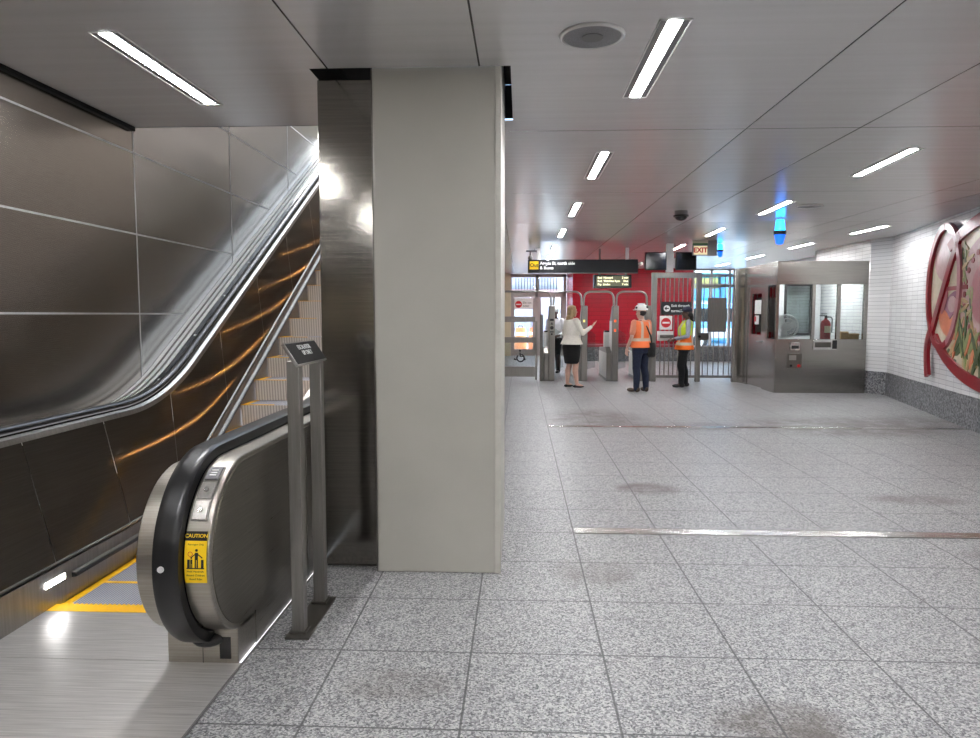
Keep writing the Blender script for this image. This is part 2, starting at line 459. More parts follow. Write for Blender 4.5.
# left wall: ribbed stainless sheets, each joint a shallow bright reveal
mb = MB(); mb.quad((WL,-6,0),(WL,16,0),(WL,16,8.2),(WL,-6,8.2))
wl = struct('wall_left', mb, 'ribbed_steel')
mb = MB()
for (z, y0, y1) in ((2.19,-6,7.25),(2.81,-6,8.3),(3.42,5.4,9.4),(4.0,5.4,10.4),(4.62,5.4,11.4),(1.575,-6,6.1)): mb.box(WL-.004, WL+.0035, y0, y1, z-.0065, z+.0065)
for (y, z0, z1) in ((5.395,1.0,3.42),(7.22,1.9,4.0),(9.04,2.9,4.62),(10.86,3.8,5.4)):
    mb.box(WL-.004, WL+.0035, y-.006, y+.006, z0, z1) if y > 5 else None
struct('trim_4', mb, 'joint_light')
# stair-well enclosure above and on the right of the escalator
mb = MB(); mb.box(-1.21,-1.12,5.42,17.0,0,8.2); struct('wall_left_stairwell', mb, 'door_frame_grey')
mb = MB(); mb.box(WL,-1.12,5.40,5.46,3.6,8.2); struct('wall_front_stairwell', mb, 'column_white')
mb = MB(); mb.box(WL,-1.12,16,16.1,0,8.2); struct('wall_back_stairwell', mb, 'cream_stone')
mb = MB(); mb.box(-1.21,-1.12,17.0,27.0,0,3.15); struct('wall_left_concourse', mb, 'cream_stone')
# right wall, bending behind the booth
WR = [(5.0,-6),(5.0,4.8),(7.12,13.93)]
mb = MB()
for (a, b) in zip(WR, WR[1:]): mb.quad((*a,.45),(*b,.45),(*b,3.1),(*a,3.1))
mb.quad((6.93,14.36,.45),(6.93,17,.45),(6.93,17,3.12),(6.93,14.36,3.12))
struct('wall_right', mb, 'white_tile_y', smooth=0)
mb = MB(); mb.quad((7.12,13.93,.45),(6.93,14.36,.45),(6.93,14.36,3.1),(7.12,13.93,3.1)); mb.box(5.3,6.93,17.0,17.1,0,2.55)
struct('wall_right_return', mb, 'white_tile_x', smooth=0)
mb = MB()
for (a, b) in list(zip(WR, WR[1:])) + [((7.12,13.93),(6.93,14.36)), ((6.93,14.36),(6.93,17))]:
    d = Vector((b[0]-a[0], b[1]-a[1], 0)).normalized(); n = Vector((-d.y, d.x, 0))*.022
    mb.prism([(a[0]+n.x*0, a[1]+n.y*0), (b[0], b[1]), (b[0]+n.x, b[1]+n.y), (a[0]+n.x, a[1]+n.y)], 'Z', 0, .45)
struct('baseboard_right', mb, 'granite_base', smooth=0)
mb = MB(); mb.box(7.6,7.7,17,24,0,3.15); mb.box(6.93,7.7,16.95,17.0,0,3.15); struct('wall_right_far', mb, 'tile_plain')
mb = MB(); mb.box(WL,5.2,-6.1,-6.0,0,1.1); mb.box(WL,5.2,-6.1,-6.0,2.2,3.0); struct('wall_rear', mb, 'grey_fixture')
mb = MB(); mb.box(WL,5.2,-6.12,-6.02,1.1,2.2); struct('wall_rear_band', mb, 'cream_stone')
# red tiled wall with its stone base
mb = MB(); mb.box(1.75,5.76,23.9,24.1,.6,3.12); struct('wall_far', mb, 'red_tile')
mb = MB(); mb.box(1.75,1.76,24.1,27.0,.6,3.12); struct('wall_far_return', mb, 'red_tile_side')
mb = MB(); mb.box(1.73,7.6,23.86,24.12,0,.48); mb.box(1.73,1.77,24.1,27,0,.48); struct('baseboard_far', mb, 'granite_band')
mb = MB(); mb.box(1.74,5.77,23.85,24.11,.48,.54); mb.box(1.74,5.77,23.87,24.11,.575,.61); struct('trim_5', mb, 'art_red')
mb = MB(); mb.box(1.74,5.77,23.84,24.11,.54,.575); struct('trim_6', mb, 'art_rose')
# street window right of the red wall
mb = MB()
for x in (5.78,6.38,6.98,7.55): mb.box(x-.03,x+.03,23.92,24.02,.48,3.1)
mb.box(5.76,7.6,23.92,24.02,.48,.53); mb.box(5.76,7.6,23.92,24.02,2.55,2.6); mb.box(5.76,7.6,23.92,24.02,3.04,3.1)
w1 = struct('window_1', mb, 'door_frame_grey')
MB().box(5.78,7.55,23.965,23.975,.53,3.04).build('pane', 'glass', w1)
# entrance doors on the left
mb = MB()
for x in (-.40,.62,1.68): mb.box(x-.06,x+.06,26.95,27.05,0,3.12)
mb.box(-.4,1.7,26.95,27.05,2.22,2.42); mb.box(-.4,1.7,26.95,27.05,2.98,3.12)
mb.box(-.34,.56,26.96,27.04,0,.25); mb.box(.68,1.62,26.96,27.04,0,.25)
for a, b in ((-.34,-.24),(.46,.56),(.68,.78),(1.52,1.62)): mb.box(a,b,26.96,27.04,.25,2.22)
d1 = struct('door_1', mb, 'door_frame_grey')
mb = MB(); mb.box(-.24,.46,26.995,27.005,.25,2.22); mb.box(.78,1.52,26.995,27.005,.25,2.22); mb.box(-.34,1.62,26.995,27.005,2.42,2.98); mb.build('pane', 'glass', d1)
mb = MB()
for i in range(15): mb.box(-.2+i*.11,-.17+i*.11,26.93,26.95,2.44,2.96)
mb.build('transom_grille', 'grey_fixture', d1)
mb = MB(); mb.tube([(.40,26.93,.95),(.40,26.88,.95),(.40,26.88,1.35),(.40,26.93,1.35)], .014); mb.tube([(.84,26.93,.95),(.84,26.88,.95),(.84,26.88,1.35),(.84,26.93,1.35)], .014); mb.build('door_handle', 'steel', d1)
mb = MB(); mb.box(-.72,-.37,26.7,27.1,0,3.12); mb.box(-1.12,-.72,27.0,27.1,0,3.12); struct('wall_far_left', mb, 'cream_stone')

# ------------------------------------------------------------------ column
c = thing('column', (-.55,4.6,0), 'big pale square column beside the escalator, clad in steel on its left', 'column')
MB().box(-.866,-.118,4.155,5.22,0,3.22).build('shaft', 'column_white', c, bev=.006)
MB().box(-.152,-.115,4.150,4.20,0,3.22).build('corner_bead', 'column_bead', c, bev=.004)
MB().box(-.874,-.866,4.158,4.30,0.0,3.2).build('corner_strip', 'steel_dark', c)
mb = MB(); mb.box(-1.212,-.874,4.235,5.2,0.015,2.955); k = mb.build('steel_cladding', 'steel_clad', c, bev=.004); k['label'] = 'brushed steel cladding panel'
MB().box(-1.205,-.88,4.25,5.19,0,.02).build('plinth', 'steel_dark', c)

# ------------------------------------------------------------------ escalator
esc = thing('escalator', (-2.0,3.3,0), 'steel escalator rising to the left of the big column', 'escalator')
XL, XR = -2.5, -1.60                       # step edges
# landing plate and comb
MB().box(-2.60,-1.24,1.2,3.0,-.05,.004).build('landing_plate', 'landing_steel', esc)
MB().box(-2.60,-1.5,3.004,3.50,-.05,.004).build('landing_plate', 'landing_steel', esc)
MB().box(-2.60,XR+.02,3.50,3.585,-.05,.006).build('comb_plate', 'yellow_paint', esc)
mb = MB()
for i in range(34): mb.box(XL+.02+i*.026, XL+.031+i*.026, 3.585, 3.60, -.02, .006)
mb.build('comb_teeth', 'yellow_paint', esc)
# steps: flat first, then climbing at 30 degrees
def nose_z(y):
    z = .762 + .565*(y-6.136)
    if y < 4.25: return 0.0
    if y < 5.35:
        t = (y-4.25)/1.1; return (.762+.565*(5.35-6.136))*t*t
    return z
RUN = .339
ys = [3.575, 3.935, 4.35] + [6.136 + RUN*i for i in range(-4, 13)]
for i, y in enumerate(ys):
    nx = ys[i+1] if i+1 < len(ys) else y+RUN
    z = nose_z(y) if y > 4.3 else -.012
    zb = (nose_z(y-RUN) if y > 4.6 else -.012) - .03
    mb = MB(); mb.box(XL, XR, y, nx+.02, z-.03, z-.001); st = mb.build('step', 'step_tread', esc)
    MB().box(XL, XR, y, y+.028, z-.028, z+.001).build('yellow_nosing', 'yellow_paint', st) if y < 5.0 else \
        MB().box(XL, XL+.30, y, y+.02, z-.004, z+.003).build('yellow_nosing', 'yellow_paint', st)
    MB().box(XL, XL+.045, y, nx, z-.02, z+.0015).build('yellow_side_strip', 'yellow_paint', st)
    if z-zb > .05:
        MB().prism([(y-.004, z-.002), (y+.004, z-.002), (y+.03, zb), (y+.02, zb)], 'X', XL+.004, XR-.004).build('riser', 'step_riser_ribbed', st)
# left side
def hz(y, base):                            # profile: flat, easing, then 29.5 degrees
    s = .567; y0 = 5.07
    w = .5
    if y < y0-w: return base
    if y > y0+w: return base + s*(y-y0)
    t = (y-(y0-w))/(2*w); return base + s*w*t*t
PY = [-1.5, 2.0, 3.5, 4.3] + [4.57+.1*i for i in range(11)] + [6.0, 7, 8, 9, 10, 11]
mb = MB(); mb.sweep([(0,y,hz(y,.885)) for y in PY], [(WL+.002,0),(-2.79,.035),(-2.79,-.05),(WL+.002,-.05)])
mb.build('deck', 'deck_steel', esc)
mb = MB()
for xx in (-2.93,-2.87): mb.sweep([(0,y,hz(y,.885)+.0) for y in PY], [(xx,.012+(xx-WL)*.17),(xx+.012,.014+(xx-WL)*.17),(xx+.012,.006),(xx,.004)])
mb.build('deck_groove', 'steel_dark', esc)
mb = MB(); mb.sweep([(0,y,hz(y,.93)) for y in PY], [(-2.80,-.03),(-2.80,.012),(-2.70,.0),(-2.70,-.03)])
tr = mb.build('handrail_track', 'black_gloss', esc)
mb = MB(); sec = [(-2.695+.038*math.cos(a*PI/8), .032+.024*math.sin(a*PI/8)) for a in range(16)]
mb.sweep([(0,y,hz(y,.93)) for y in PY], sec); mb.build('handrail', 'black_rubber', esc)['label'] = 'left moving handrail'
mb = MB(); mb.sweep([(0,y,hz(y,.93)) for y in PY], [(-2.655,.006),(-2.628,-.004),(-2.618,-.034),(-2.645,-.04)])
mb.build('moulding', 'gate_steel', esc)
for i in range(9):
    y = 5.25+.62*i; z = hz(y,.93)
    MB().ell((-2.765,y,z+.008), (.016,.016,.009), u=10, v=6).build('rivet', 'white_plastic', tr)
# inner panels, each its own sheet, leaning slightly
jy = [-1.5,2.35,3.1,3.56,4.29,5.15,6.05,6.95,7.85,8.75,9.65,11]
def skz(y): return hz(y+.18, .22)
JN = {3.56:.0, 4.29:.0}
for a, b in zip(jy, jy[1:]):
    n = 10; mb = MB(); rows = []
    for i in range(n+1):
        y = a+.003 + (b-a-.006)*i/n
        lean = -.22 if a >= 5.1 else 0.10
        lean2 = -.22 if b >= 5.1 else 0.10
        ln = lean + (lean2-lean)*i/n
        top = hz(y,.895); bt = skz(y+.0)
        ring = []
        for k in range(6):
            t = k/5; yy = y + ln*t*.6
            zt = hz(yy,.895)*(1-t) + skz(yy)*t
            bow = .010*math.sin(PI*i/n)
            ring.append(mb.b.verts.new((-2.635 + .115*t + bow*.0, yy, zt)))
        rows.append(ring)
    for A, B in zip(rows, rows[1:]):
        for k in range(5): mb.b.faces.new((A[k], B[k], B[k+1], A[k+1]))
    mb.build('inner_panel', 'balustrade_brushed', esc)
PYB = [3.72, 4.0] + PY[3:]
mb = MB(); mb.sweep([(0,y,skz(y)) for y in PY], [(-2.66,.3),(-2.645,.3),(-2.535,-.03),(-2.66,-.06)]); mb.build('panel_backing', 'grey_fixture', esc)
mb = MB(); mb.sweep([(0,y,skz(y)) for y in PY], [(-2.53,.008),(-2.508,.002),(-2.504,-.006),(-2.53,-.012)]); mb.build('skirt_moulding', 'steel_dark', esc)
mb = MB(); mb.sweep([(0,y,skz(y)) for y in PY], [(-2.53,-.015),(-2.503,-.015),(-2.535 if 0 else -2.503,-.40),(-2.56,-.40)]); sk = mb.build('skirt', 'gate_steel', esc)
mb = MB(); mb.sweep([(0,y,hz(y+.18,.12)) for y in PYB] , [(-2.505,.012),(-2.475,.004),(-2.475,-.012),(-2.505,-.016)]); mb.build('skirt_brush', 'black_rubber', esc)
mb = MB(); mb.sweep([(0,y,hz(y+.18,.12)) for y in PYB] , [(-2.505,.018),(-2.480,.012),(-2.480,.008),(-2.505,.012)]); mb.build('brush_holder', 'steel_dark', esc)
mb = MB(); mb.box(-2.5035,-2.498,3.50,3.66,.118,.150); mb.build('skirt_light', 'skirt_led', sk, bev=.012)
# right side: newel, deck, panels and handrail
def rz_(y, b): return hz(y, b)
PYR = [4.0,4.3] + [4.57+.1*i for i in range(11)] + [6.5,8,10.5]
NC, NZ, NR = 3.125, .535, .395
nose = arc(NC,NZ,NR, PI*.5, PI*1.5, 32)                # (y,z) from top round the front to the bottom
top = [(y, rz_(y,NZ+NR)) for y in PYR][::-1]
prof = top + nose + [(3.2,NZ-NR),(3.2,0),(5.6,0),(10.5,2.6)]
mb = MB(); mb.prism(prof, 'X', -1.368, -1.262); nb = mb.build('newel_casing', 'newel_steel', esc, bev=.006)
profl = [(y, rz_(y,NZ+NR-.02)) for y in PYR][::-1] + arc(NC+.01,NZ-.02,NR-.02, PI*.5, PI*1.5, 32) + [(3.2,.12),(3.2,0),(5.6,0),(10.5,2.58)]
mb = MB(); mb.prism(profl, 'X', -1.585, -1.478); mb.build('newel_casing', 'newel_steel', esc, bev=.006)
inner = [(y, rz_(y,NZ+NR)-.03) for y in PYR][::-1] + arc(NC,NZ,NR-.025, PI*.5, PI*1.5, 32) + [(3.2,.2),(3.2,0.01),(5.6,0.01),(10.5,2.56)]
mb = MB(); mb.prism(inner, 'X', -1.48, -1.365); mb.build('newel_core', 'black_matte', esc)
pan = [(y, rz_(y,NZ+NR)-.022) for y in PYR][::-1] + arc(NC+.008,NZ,NR-.022, PI*.5, PI*1.42, 28) + [(3.06,.165),(3.2,.165),(3.2,.0),(5.6,.0),(10.5,2.5)]
mb = MB(); mb.prism(pan, 'X', -1.30, -1.2575); mb.build('outer_panel', 'balustrade_steel', esc)
MB().box(-1.2578,-1.254,4.02,4.026,.02,.88).build('panel_joint', 'steel', esc)
mb = MB(); mb.box(-1.585,-1.262,2.995,4.4,0,.172); bx = mb.build('base_box', 'newel_steel', esc, bev=.004)
MB().box(-1.345,-1.295,2.990,2.996,.025,.125).build('black_slot', 'black_gloss', bx)
MB().box(-1.425,-1.421,2.992,2.996,.0,.172).build('seam', 'steel_dark', bx)
MB().box(-1.25,-1.24,2.0,4.4,-.01,.006).build('floor_edge_strip', 'grey_fixture', esc)
HR = .423
hpath = [(0,y,rz_(y,NZ+HR)) for y in PYR[::-1]] + [(0,y,z) for y, z in arc(NC+.005,NZ-.005,HR, PI*.5, PI*1.45, 44)]
hpath += [(0,3.12,.112),(0,3.2,.12)]
sec = [(-1.4225+.054*max(-1,min(1,1.25*math.cos(a))), .027*max(-1,min(1,1.3*math.sin(a)))) for a in [2*PI*i/20 for i in range(20)]]
mb = MB(); mb.sweep(hpath, sec); hr = mb.build('handrail', 'black_rubber', esc, smooth=60); hr['label'] = 'right moving handrail looping round the newel'
mb = MB(); disc(mb, (-1.435,2.676,.55), .013, .006, (0,-1,.0)); mb.build('white_dot', 'white_plastic', hr)
mb = MB(); mb.ell((-1.40,3.03,.112),(.08,.09,.036)); mb.build('handrail_inlet', 'black_rubber', esc)
# control strip and caution sign lie on the curved front of the right casing
def onnose(a, x, lift=0.0):                # a: angle on the nose arc
    r = NR+lift; return Vector((x, NC+r*math.cos(a), NZ+r*math.sin(a)))
def nose_plate(name, m, a0, a1, x0, x1, lift, parent, n=8, th=.003):
    mb = MB(); path = [onnose(a0+(a1-a0)*i/n, 0, lift) for i in range(n+1)]
    mb.sweep(path, [(x0,0),(x1,0),(x1,-th),(x0,-th)]); return mb.build(name, m, parent)
def nose_frame(a, x, lift):
    p = onnose(a, x, lift); N = Vector((0,math.cos(a),math.sin(a))); Xv = Vector((1,0,0)); U = N.cross(Xv)
    Mx = Matrix((Xv, U, N)).transposed().to_4x4(); Mx.translation = p; return Mx
cp = nose_plate('control_panel', 'steel_dark', PI*.625, PI*.845, -1.352, -1.282, .003, esc, th=.004)
for i, a in enumerate((.662,.738,.81)):
    mb = MB(); b = MB().box(-.030,.030,-.040,.040,-.004,.004, nose_frame(PI*a, -1.317, .006)).build('switch_module', 'display_grey' if i == 0 else 'gate_steel', cp, bev=.002)
    if i: MB().cyl(nose_frame(PI*a, -1.317, .004) @ Vector((0,0,0)), nose_frame(PI*a, -1.317, .018) @ Vector((0,0,0)), .010, seg=16).build('key_switch', 'steel_bright', b)
    else:
        mb = MB()
        for yy in (-.015,.0,.015): mb.box(-.014,.014,yy-.003,yy+.003,.004,.006, nose_frame(PI*a, -1.317, .006))
        mb.build('readout', 'white_plastic', b)
cs = nose_plate('caution_sign', 'yellow_sign', PI*.878, PI*1.046, -1.362, -1.272, .002, esc)
cs['label'] = 'yellow caution sign with black header'
nose_plate('header', 'black_matte', PI*.878, PI*.908, -1.362, -1.272, .0035, cs)
def sign_text(s, size, a, x, m, lift=.005, **k):
    me = text_mesh(s, size, align='CENTER', ext=.0004, **k); me.transform(Matrix.Translation(-Vector(cs['_off'])) @ nose_frame(PI*a, x, lift)); return link('lettering', me, m, cs, Vector(cs['_off']), 0, 0)
sign_text('CAUTION', .021, .893, -1.317, 'yellow_sign', lift=.0078, bold=.0003)
sign_text('Passengers Only', .010, .920, -1.317, 'black_matte')
sign_text('Hold Handrails', .0115, 1.007, -1.317, 'black_matte'); sign_text('Attend Children', .0115, 1.020, -1.317, 'black_matte'); sign_text('Avoid Sides', .0115, 1.033, -1.317, 'black_matte')
F = nose_frame(PI*.968, -1.317, .004) @ Matrix.Scale(1.3, 4)
mb = MB()
def pic(x, y, s):
    mb.cyl(F @ Vector((x, y+.020*s, 0)), F @ Vector((x, y+.020*s, .0015)), .0045*s, seg=12)
    mb.box(x-.004*s, x+.004*s, y-.004*s, y+.014*s, 0, .0015, F); mb.box(x-.004*s, x-.001*s, y-.024*s, y-.004*s, 0, .0015, F); mb.box(x+.001*s, x+.004*s, y-.024*s, y-.004*s, 0, .0015, F)
pic(.004, .004, 1.25); pic(-.012, -.010, .75)
for sx in (-1, 1):
    R = Matrix.Rotation(sx*.9, 4, 'Z'); mb.box(-.0015,.0015,-.024,.0,0,.0014, F @ Matrix.Translation((.004,.020,0)) @ R)
    mb.box(.022*sx+.001-.004, .022*sx+.001+.004, -.026, .0, 0, .0013, F)
mb.box(-.027,.029,-.029,-.026,0,.0013,F)
mb.build('pictogram', 'black_matte', cs)
mb = MB(); mb.tube([F @ Vector((-.016+.007*math.cos(a), .017+.007*math.sin(a), .001)) for a in [2*PI*i/20 for i in range(20)]], .0012, 6, True); mb.build('prohibition_ring', 'sign_red', cs)

# ------------------------------------------------------------------ sign stand beside the newel
s = thing('sign_stand', (-1.08,3.49,0), 'steel two-post sign stand beside the escalator newel', 'sign stand')
MB().box(-1.135,-1.015,3.235,3.74,0,.012).build('base_plate', 'steel_dark', s, bev=.003)
for y in (3.31,3.67):
    MB().box(-1.112,-1.052,y-.03,y+.03,.012,1.345).build('post', 'gate_steel', s, bev=.003)
    MB().box(-1.122,-1.042,y-.04,y+.04,.012,.022).build('foot_flange', 'steel_dark', s)
a = Vector((-1.045,0,1.325)); b = Vector((-1.115,0,1.432)); U = (b-a); L = U.length; U.normalize(); N = U.cross(Vector((0,1,0)))*-1
Mp = Matrix((Vector((0,1,0)), U, Vector((0,1,0)).cross(U))).transposed().to_4x4(); Mp.translation = (a+b)/2 + Vector((0,3.49,0))
MB().box(-.245,.245,-L/2,L/2,-.012,.004, Mp).build('plaque', 'steel', s, bev=.003)
pl = s.children[-1]
MB().box(-.235,.235,-L/2+.008,L/2-.008,.004,.0055, Mp).build('plaque_face', 'black_matte', pl)
for tx, yy in (('ESCALATOR', .028), ('UP ONLY', -.004)):
    text(tx, .036, Mp @ Matrix.Translation((.0,yy,.007)), 'sign_white', pl, align='CENTER', ext=.001)

# ------------------------------------------------------------------ ceiling lights
def light_fixture():
    t = thing('ceiling_light', (0,0,0), 'x', 'ceiling light')
    mb = MB(); L2, W = .625, .078
    mb.box(-W,-W+.006,-L2,L2,-.006,0); mb.box(W-.006,W,-L2,L2,-.006,0); mb.box(-W,W,-L2,-L2+.008,-.006,0); mb.box(-W,W,L2-.008,L2,-.006,0)
    mb.build('trim_frame', 'white_plastic', t)
    mb = MB(); mb.box(-W+.006,-.034,-L2+.008,L2-.008,-.003,0); mb.box(.034,W-.006,-L2+.008,L2-.008,-.003,0)
    mb.build('baffle', 'grey_fixture', t)
    mb = MB(); mb.box(-.034,.034,-L2+.02,L2-.02,-.004,0); mb.build('diffuser', 'led_white', t)
    return t
LIGHTS = [
 (.742,4.15,0,'recessed ceiling light near the camera, first right of the column'),(.742,7.0,0,'second recessed light in the row running from above the column'),(.745,9.97,0,'third recessed light in the row right of the column'),
 (.743,12.92,0,'fourth recessed light in the row right of the column'),(.743,15.96,0,'recessed light just in front of the long black hanging sign'),
 (-2.10,4.18,0,'recessed ceiling light above the escalator landing, left of the column'),
 (3.45,6.98,-.075,'nearest recessed light of the right hand ceiling row'),(3.47,9.92,-.04,'recessed light beside the round grille in the right ceiling row'),(3.478,12.93,-.04,'recessed light before the exit sign in the right ceiling row'),(3.495,15.9,-.03,'recessed light above the black monitors'),
 (6.06,12.68,0,'recessed light nearest the white tiled wall and booth front'),(6.08,15.7,0,'recessed light over the steel booth roof'),(6.14,18.88,0,'recessed light beyond the steel booth, left above its roof'),(6.18,22.0,0,'farthest recessed light before the bright street window'),
 (.743,18.9,0,None),(.743,21.9,0,None),(3.5,18.9,0,None),(3.5,21.9,0,None),(.743,24.8,0,None),  # the last one, nearest the entrance doors, is added to brighten their frames
 (.742,1.2,0,None),(.742,-1.75,0,None),(.742,-4.6,0,None),(3.43,4.04,0,None),(3.43,1.1,0,None),(3.43,-1.8,0,None),(-2.1,1.2,0,None),(-2.1,-1.75,0,None),(-2.1,-4.6,0,None),(3.43,-4.7,0,None)]
proto = None
for x, y, r, lab in LIGHTS:
    if proto is None: t = proto = light_fixture()
    else: t = copy_tree(proto)
    t.location = (x, y, cz(y)-.001); t.rotation_euler = (.006, 0, r)
    t['label'] = lab or ('recessed light in the ceiling beyond the fare gates' if y > 17 else 'recessed ceiling light behind the viewpoint'); t['group'] = 'recessed linear lights in the ceiling'
# round ceiling speakers
for i, (x, y, r, lab) in enumerate(((.36,3.715,.155,'round grey ceiling speaker left of the nearest recessed light'),(3.88,9.75,.155,'round ceiling speaker on the right beside the blue beacon'))):
    t = thing('ceiling_speaker', (x,y,cz(y)), lab, 'speaker', 'round ceiling speakers')
    mb = MB(); mb.tube([(x+r*math.cos(a), y+r*math.sin(a), cz(y)-.006) for a in [2*PI*k/48 for k in range(48)]], .012, 8, True); mb.build('rim', 'ceiling', t)
    mb = MB(); mb.cyl((x,y,cz(y)-.012),(x,y,cz(y)),r-.008,seg=48); mb.build('grille', 'speaker_grille', t)
    mb = MB(); mb.cyl((x,y,cz(y)-.016),(x,y,cz(y)-.01),.055,seg=32); mb.build('centre_disc', 'grey_fixture', t)
# dome camera
t = thing('ceiling_camera', (2.256,10.15,3.025), 'black dome camera on the ceiling in the middle of the hall', 'camera')
MB().cyl((2.256,10.15,2.955),(2.256,10.15,cz(10.15)+.001),.09,seg=32).build('housing', 'grey_fixture', t)
mb = MB(); mb.ell((2.256,10.15,2.955),(.09,.09,.065), u=24); mb.build('dome', 'black_gloss', t)
MB().cyl((2.256,10.15,2.945),(2.256,10.15,2.965),.105,seg=32).build('ring', 'black_matte', t)
# blue beacons
def beacon(x, y, k, lab):
    z = cz(y); t = thing('blue_beacon', (x,y,z), lab, 'beacon light', 'blue ceiling beacons')
    MB().cyl((x,y,z-.03*k),(x,y,z),.05*k,seg=24).build('mount', 'white_plastic', t)
    mb = MB(); mb.cyl((x,y,z-.19*k),(x,y,z-.03*k),.075*k,.06*k,24); mb.build('upper_lens', 'blue_glow', t)
    mb = MB(); mb.cyl((x,y,z-.25*k),(x,y,z-.19*k),.09*k,seg=24); mb.cyl((x,y,z-.225*k),(x,y,z-.215*k),.098*k,seg=24); mb.build('ring', 'black_matte', t)
    mb = MB(); mb.cyl((x,y,z-.37*k),(x,y,z-.25*k),.055*k,.08*k,24); mb.ell((x,y,z-.37*k),(.055*k,.055*k,.03*k)); mb.build('lower_lens', 'blue_lens', t)
beacon(3.94,11.0,1.0,'blue ceiling beacon hanging above the steel booth front')
beacon(4.155,15.0,.72,'smaller blue beacon hanging just right of the exit sign')

# ------------------------------------------------------------------ overhead signs
t = thing('overhead_sign', (1.39,16.0,2.50), 'long black hanging sign with yellow Out box above the fare gates', 'sign')
MB().box(.16,2.62,15.96,16.04,2.51,2.80).build('board', 'sign_black', t, bev=.004)
MB().box(.20,.40,15.952,15.96,2.585,2.765).build('yellow_box', 'yellow_sign', t)
text('Out', .115, facing_cam(.30,15.95,2.675), 'sign_black', t, align='CENTER', bold=.002)
text('Argyle St, north side', .094, facing_cam(.43,15.958,2.715), 'sign_white', t, bold=.002)
text('& Buses', .094, facing_cam(.43,15.958,2.615), 'sign_white', t, bold=.002)
MB().box(.16,2.62,15.955,16.045,2.495,2.51).build('lower_rail', 'grey_fixture', t)
for x in (.40,2.38): MB().box(x-.035,x+.035,15.98,16.02,2.80,cz(16)).build('hanger', 'white_plastic', t)
t = thing('led_display', (2.1,16.25,2.17), 'black LED train display hanging under the long sign', 'display')
MB().box(1.66,2.52,16.2,16.36,2.17,2.48).build('case', 'black_gloss', t, bev=.006)
MB().box(1.72,2.46,16.192,16.2,2.215,2.44).build('screen', 'led_screen', t)
sc_ = t.children[-1]
for i, (s1, s2) in enumerate((('Red  Howard', '2 min'), ('Red  95th/Dan Ryan', 'Due'), ('Prp  Linden', '7 min'))):
    text(s1, .062, facing_cam(1.75,16.19,2.405-.075*i), 'led_cream_text', sc_, bold=.001); text(s2, .062, facing_cam(2.44,16.19,2.405-.075*i), 'led_cream_text', sc_, align='RIGHT', bold=.001)
for x in (1.8,2.4): MB().box(x-.02,x+.02,16.26,16.30,2.48,cz(16.3)).build('hanger', 'grey_fixture', t)
def cyl_thing(): pass
mm = thing('ceiling_mount', (3.12,15.05,2.52), 'white ceiling post carrying the two black monitors', 'monitor mount')
MB().box(3.06,3.20,15.0,15.12,2.46,cz(15)).build('post', 'white_plastic', mm, bev=.004)
MB().box(2.98,3.28,15.06,15.09,2.55,2.75).build('bracket', 'white_plastic', mm)
for x0, x1, lab in ((2.60,3.04,'glossy black monitor left of the white ceiling post'),(3.24,3.66,'plain black monitor right of the white ceiling post')):
    t = thing('monitor', ((x0+x1)/2,15.0,2.5), lab, 'monitor', 'monitors over the gate')
    MB().box(x0,x1,14.93,15.02,2.5,2.87).build('case', 'black_matte', t, bev=.006)
    MB().box(x0+.015,x1-.015,14.925,14.93,2.515,2.855).build('screen', 'black_gloss', t)
    MB().box(x0+.1 if x0 > 3 else x0+.16, x0+.34 if x0 < 3 else x0+.3,15.02,15.06,2.6,2.75).build('back_bracket', 'grey_fixture', t)
t = thing('exit_sign', (3.7,14.45,2.74), 'small lit exit sign hanging from the ceiling', 'exit sign')
MB().box(3.54,3.84,14.42,14.48,2.755,2.96).build('housing', 'grey_fixture', t, bev=.004)
MB().box(3.555,3.825,14.412,14.42,2.77,2.945).build('face', 'exit_face', t)
text('EXIT', .135, facing_cam(3.69,14.41,2.857), 'exit_red', t, align='CENTER', bold=.005)
MB().box(3.545,3.835,14.43,14.47,2.965,3.0).build('green_band', 'sign_green', t)
MB().box(3.54,3.84,14.42,14.48,3.0,cz(14.45)).build('ceiling_mount', 'cream_stone', t)
MB().box(3.845,4.02,14.44,14.56,2.75,cz(14.45)).build('side_box', 'grey_fixture', t)
t.location.x -= .085
# small cameras round the sign
t = thing('ceiling_camera', (.27,16.1,2.72), 'small dark camera on a bracket at the left end of the long black sign', 'camera')
MB().box(.12,.36,16.09,16.13,2.985,3.02).build('bracket', 'grey_fixture', t); mb = MB(); mb.cyl((.22,16.11,2.84),(.22,16.11,2.985),.02); mb.ell((.22,16.11,2.85),(.06,.06,.06)); mb.build('camera_body', 'grey_fixture', t)
MB().box(.33,.36,16.1,16.12,3.02,cz(16.1)+.001).build('stem', 'white_plastic', t)
t = thing('ceiling_camera', (2.69,16.0,2.7), 'tiny white ball camera at the right end of the long black sign', 'camera')
mb = MB(); mb.ell((2.69,15.98,2.705),(.045,.045,.045)); mb.build('camera_ball', 'white_plastic', t); MB().box(2.62,2.69,15.98,16.02,2.69,2.72).build('arm', 'white_plastic', t)

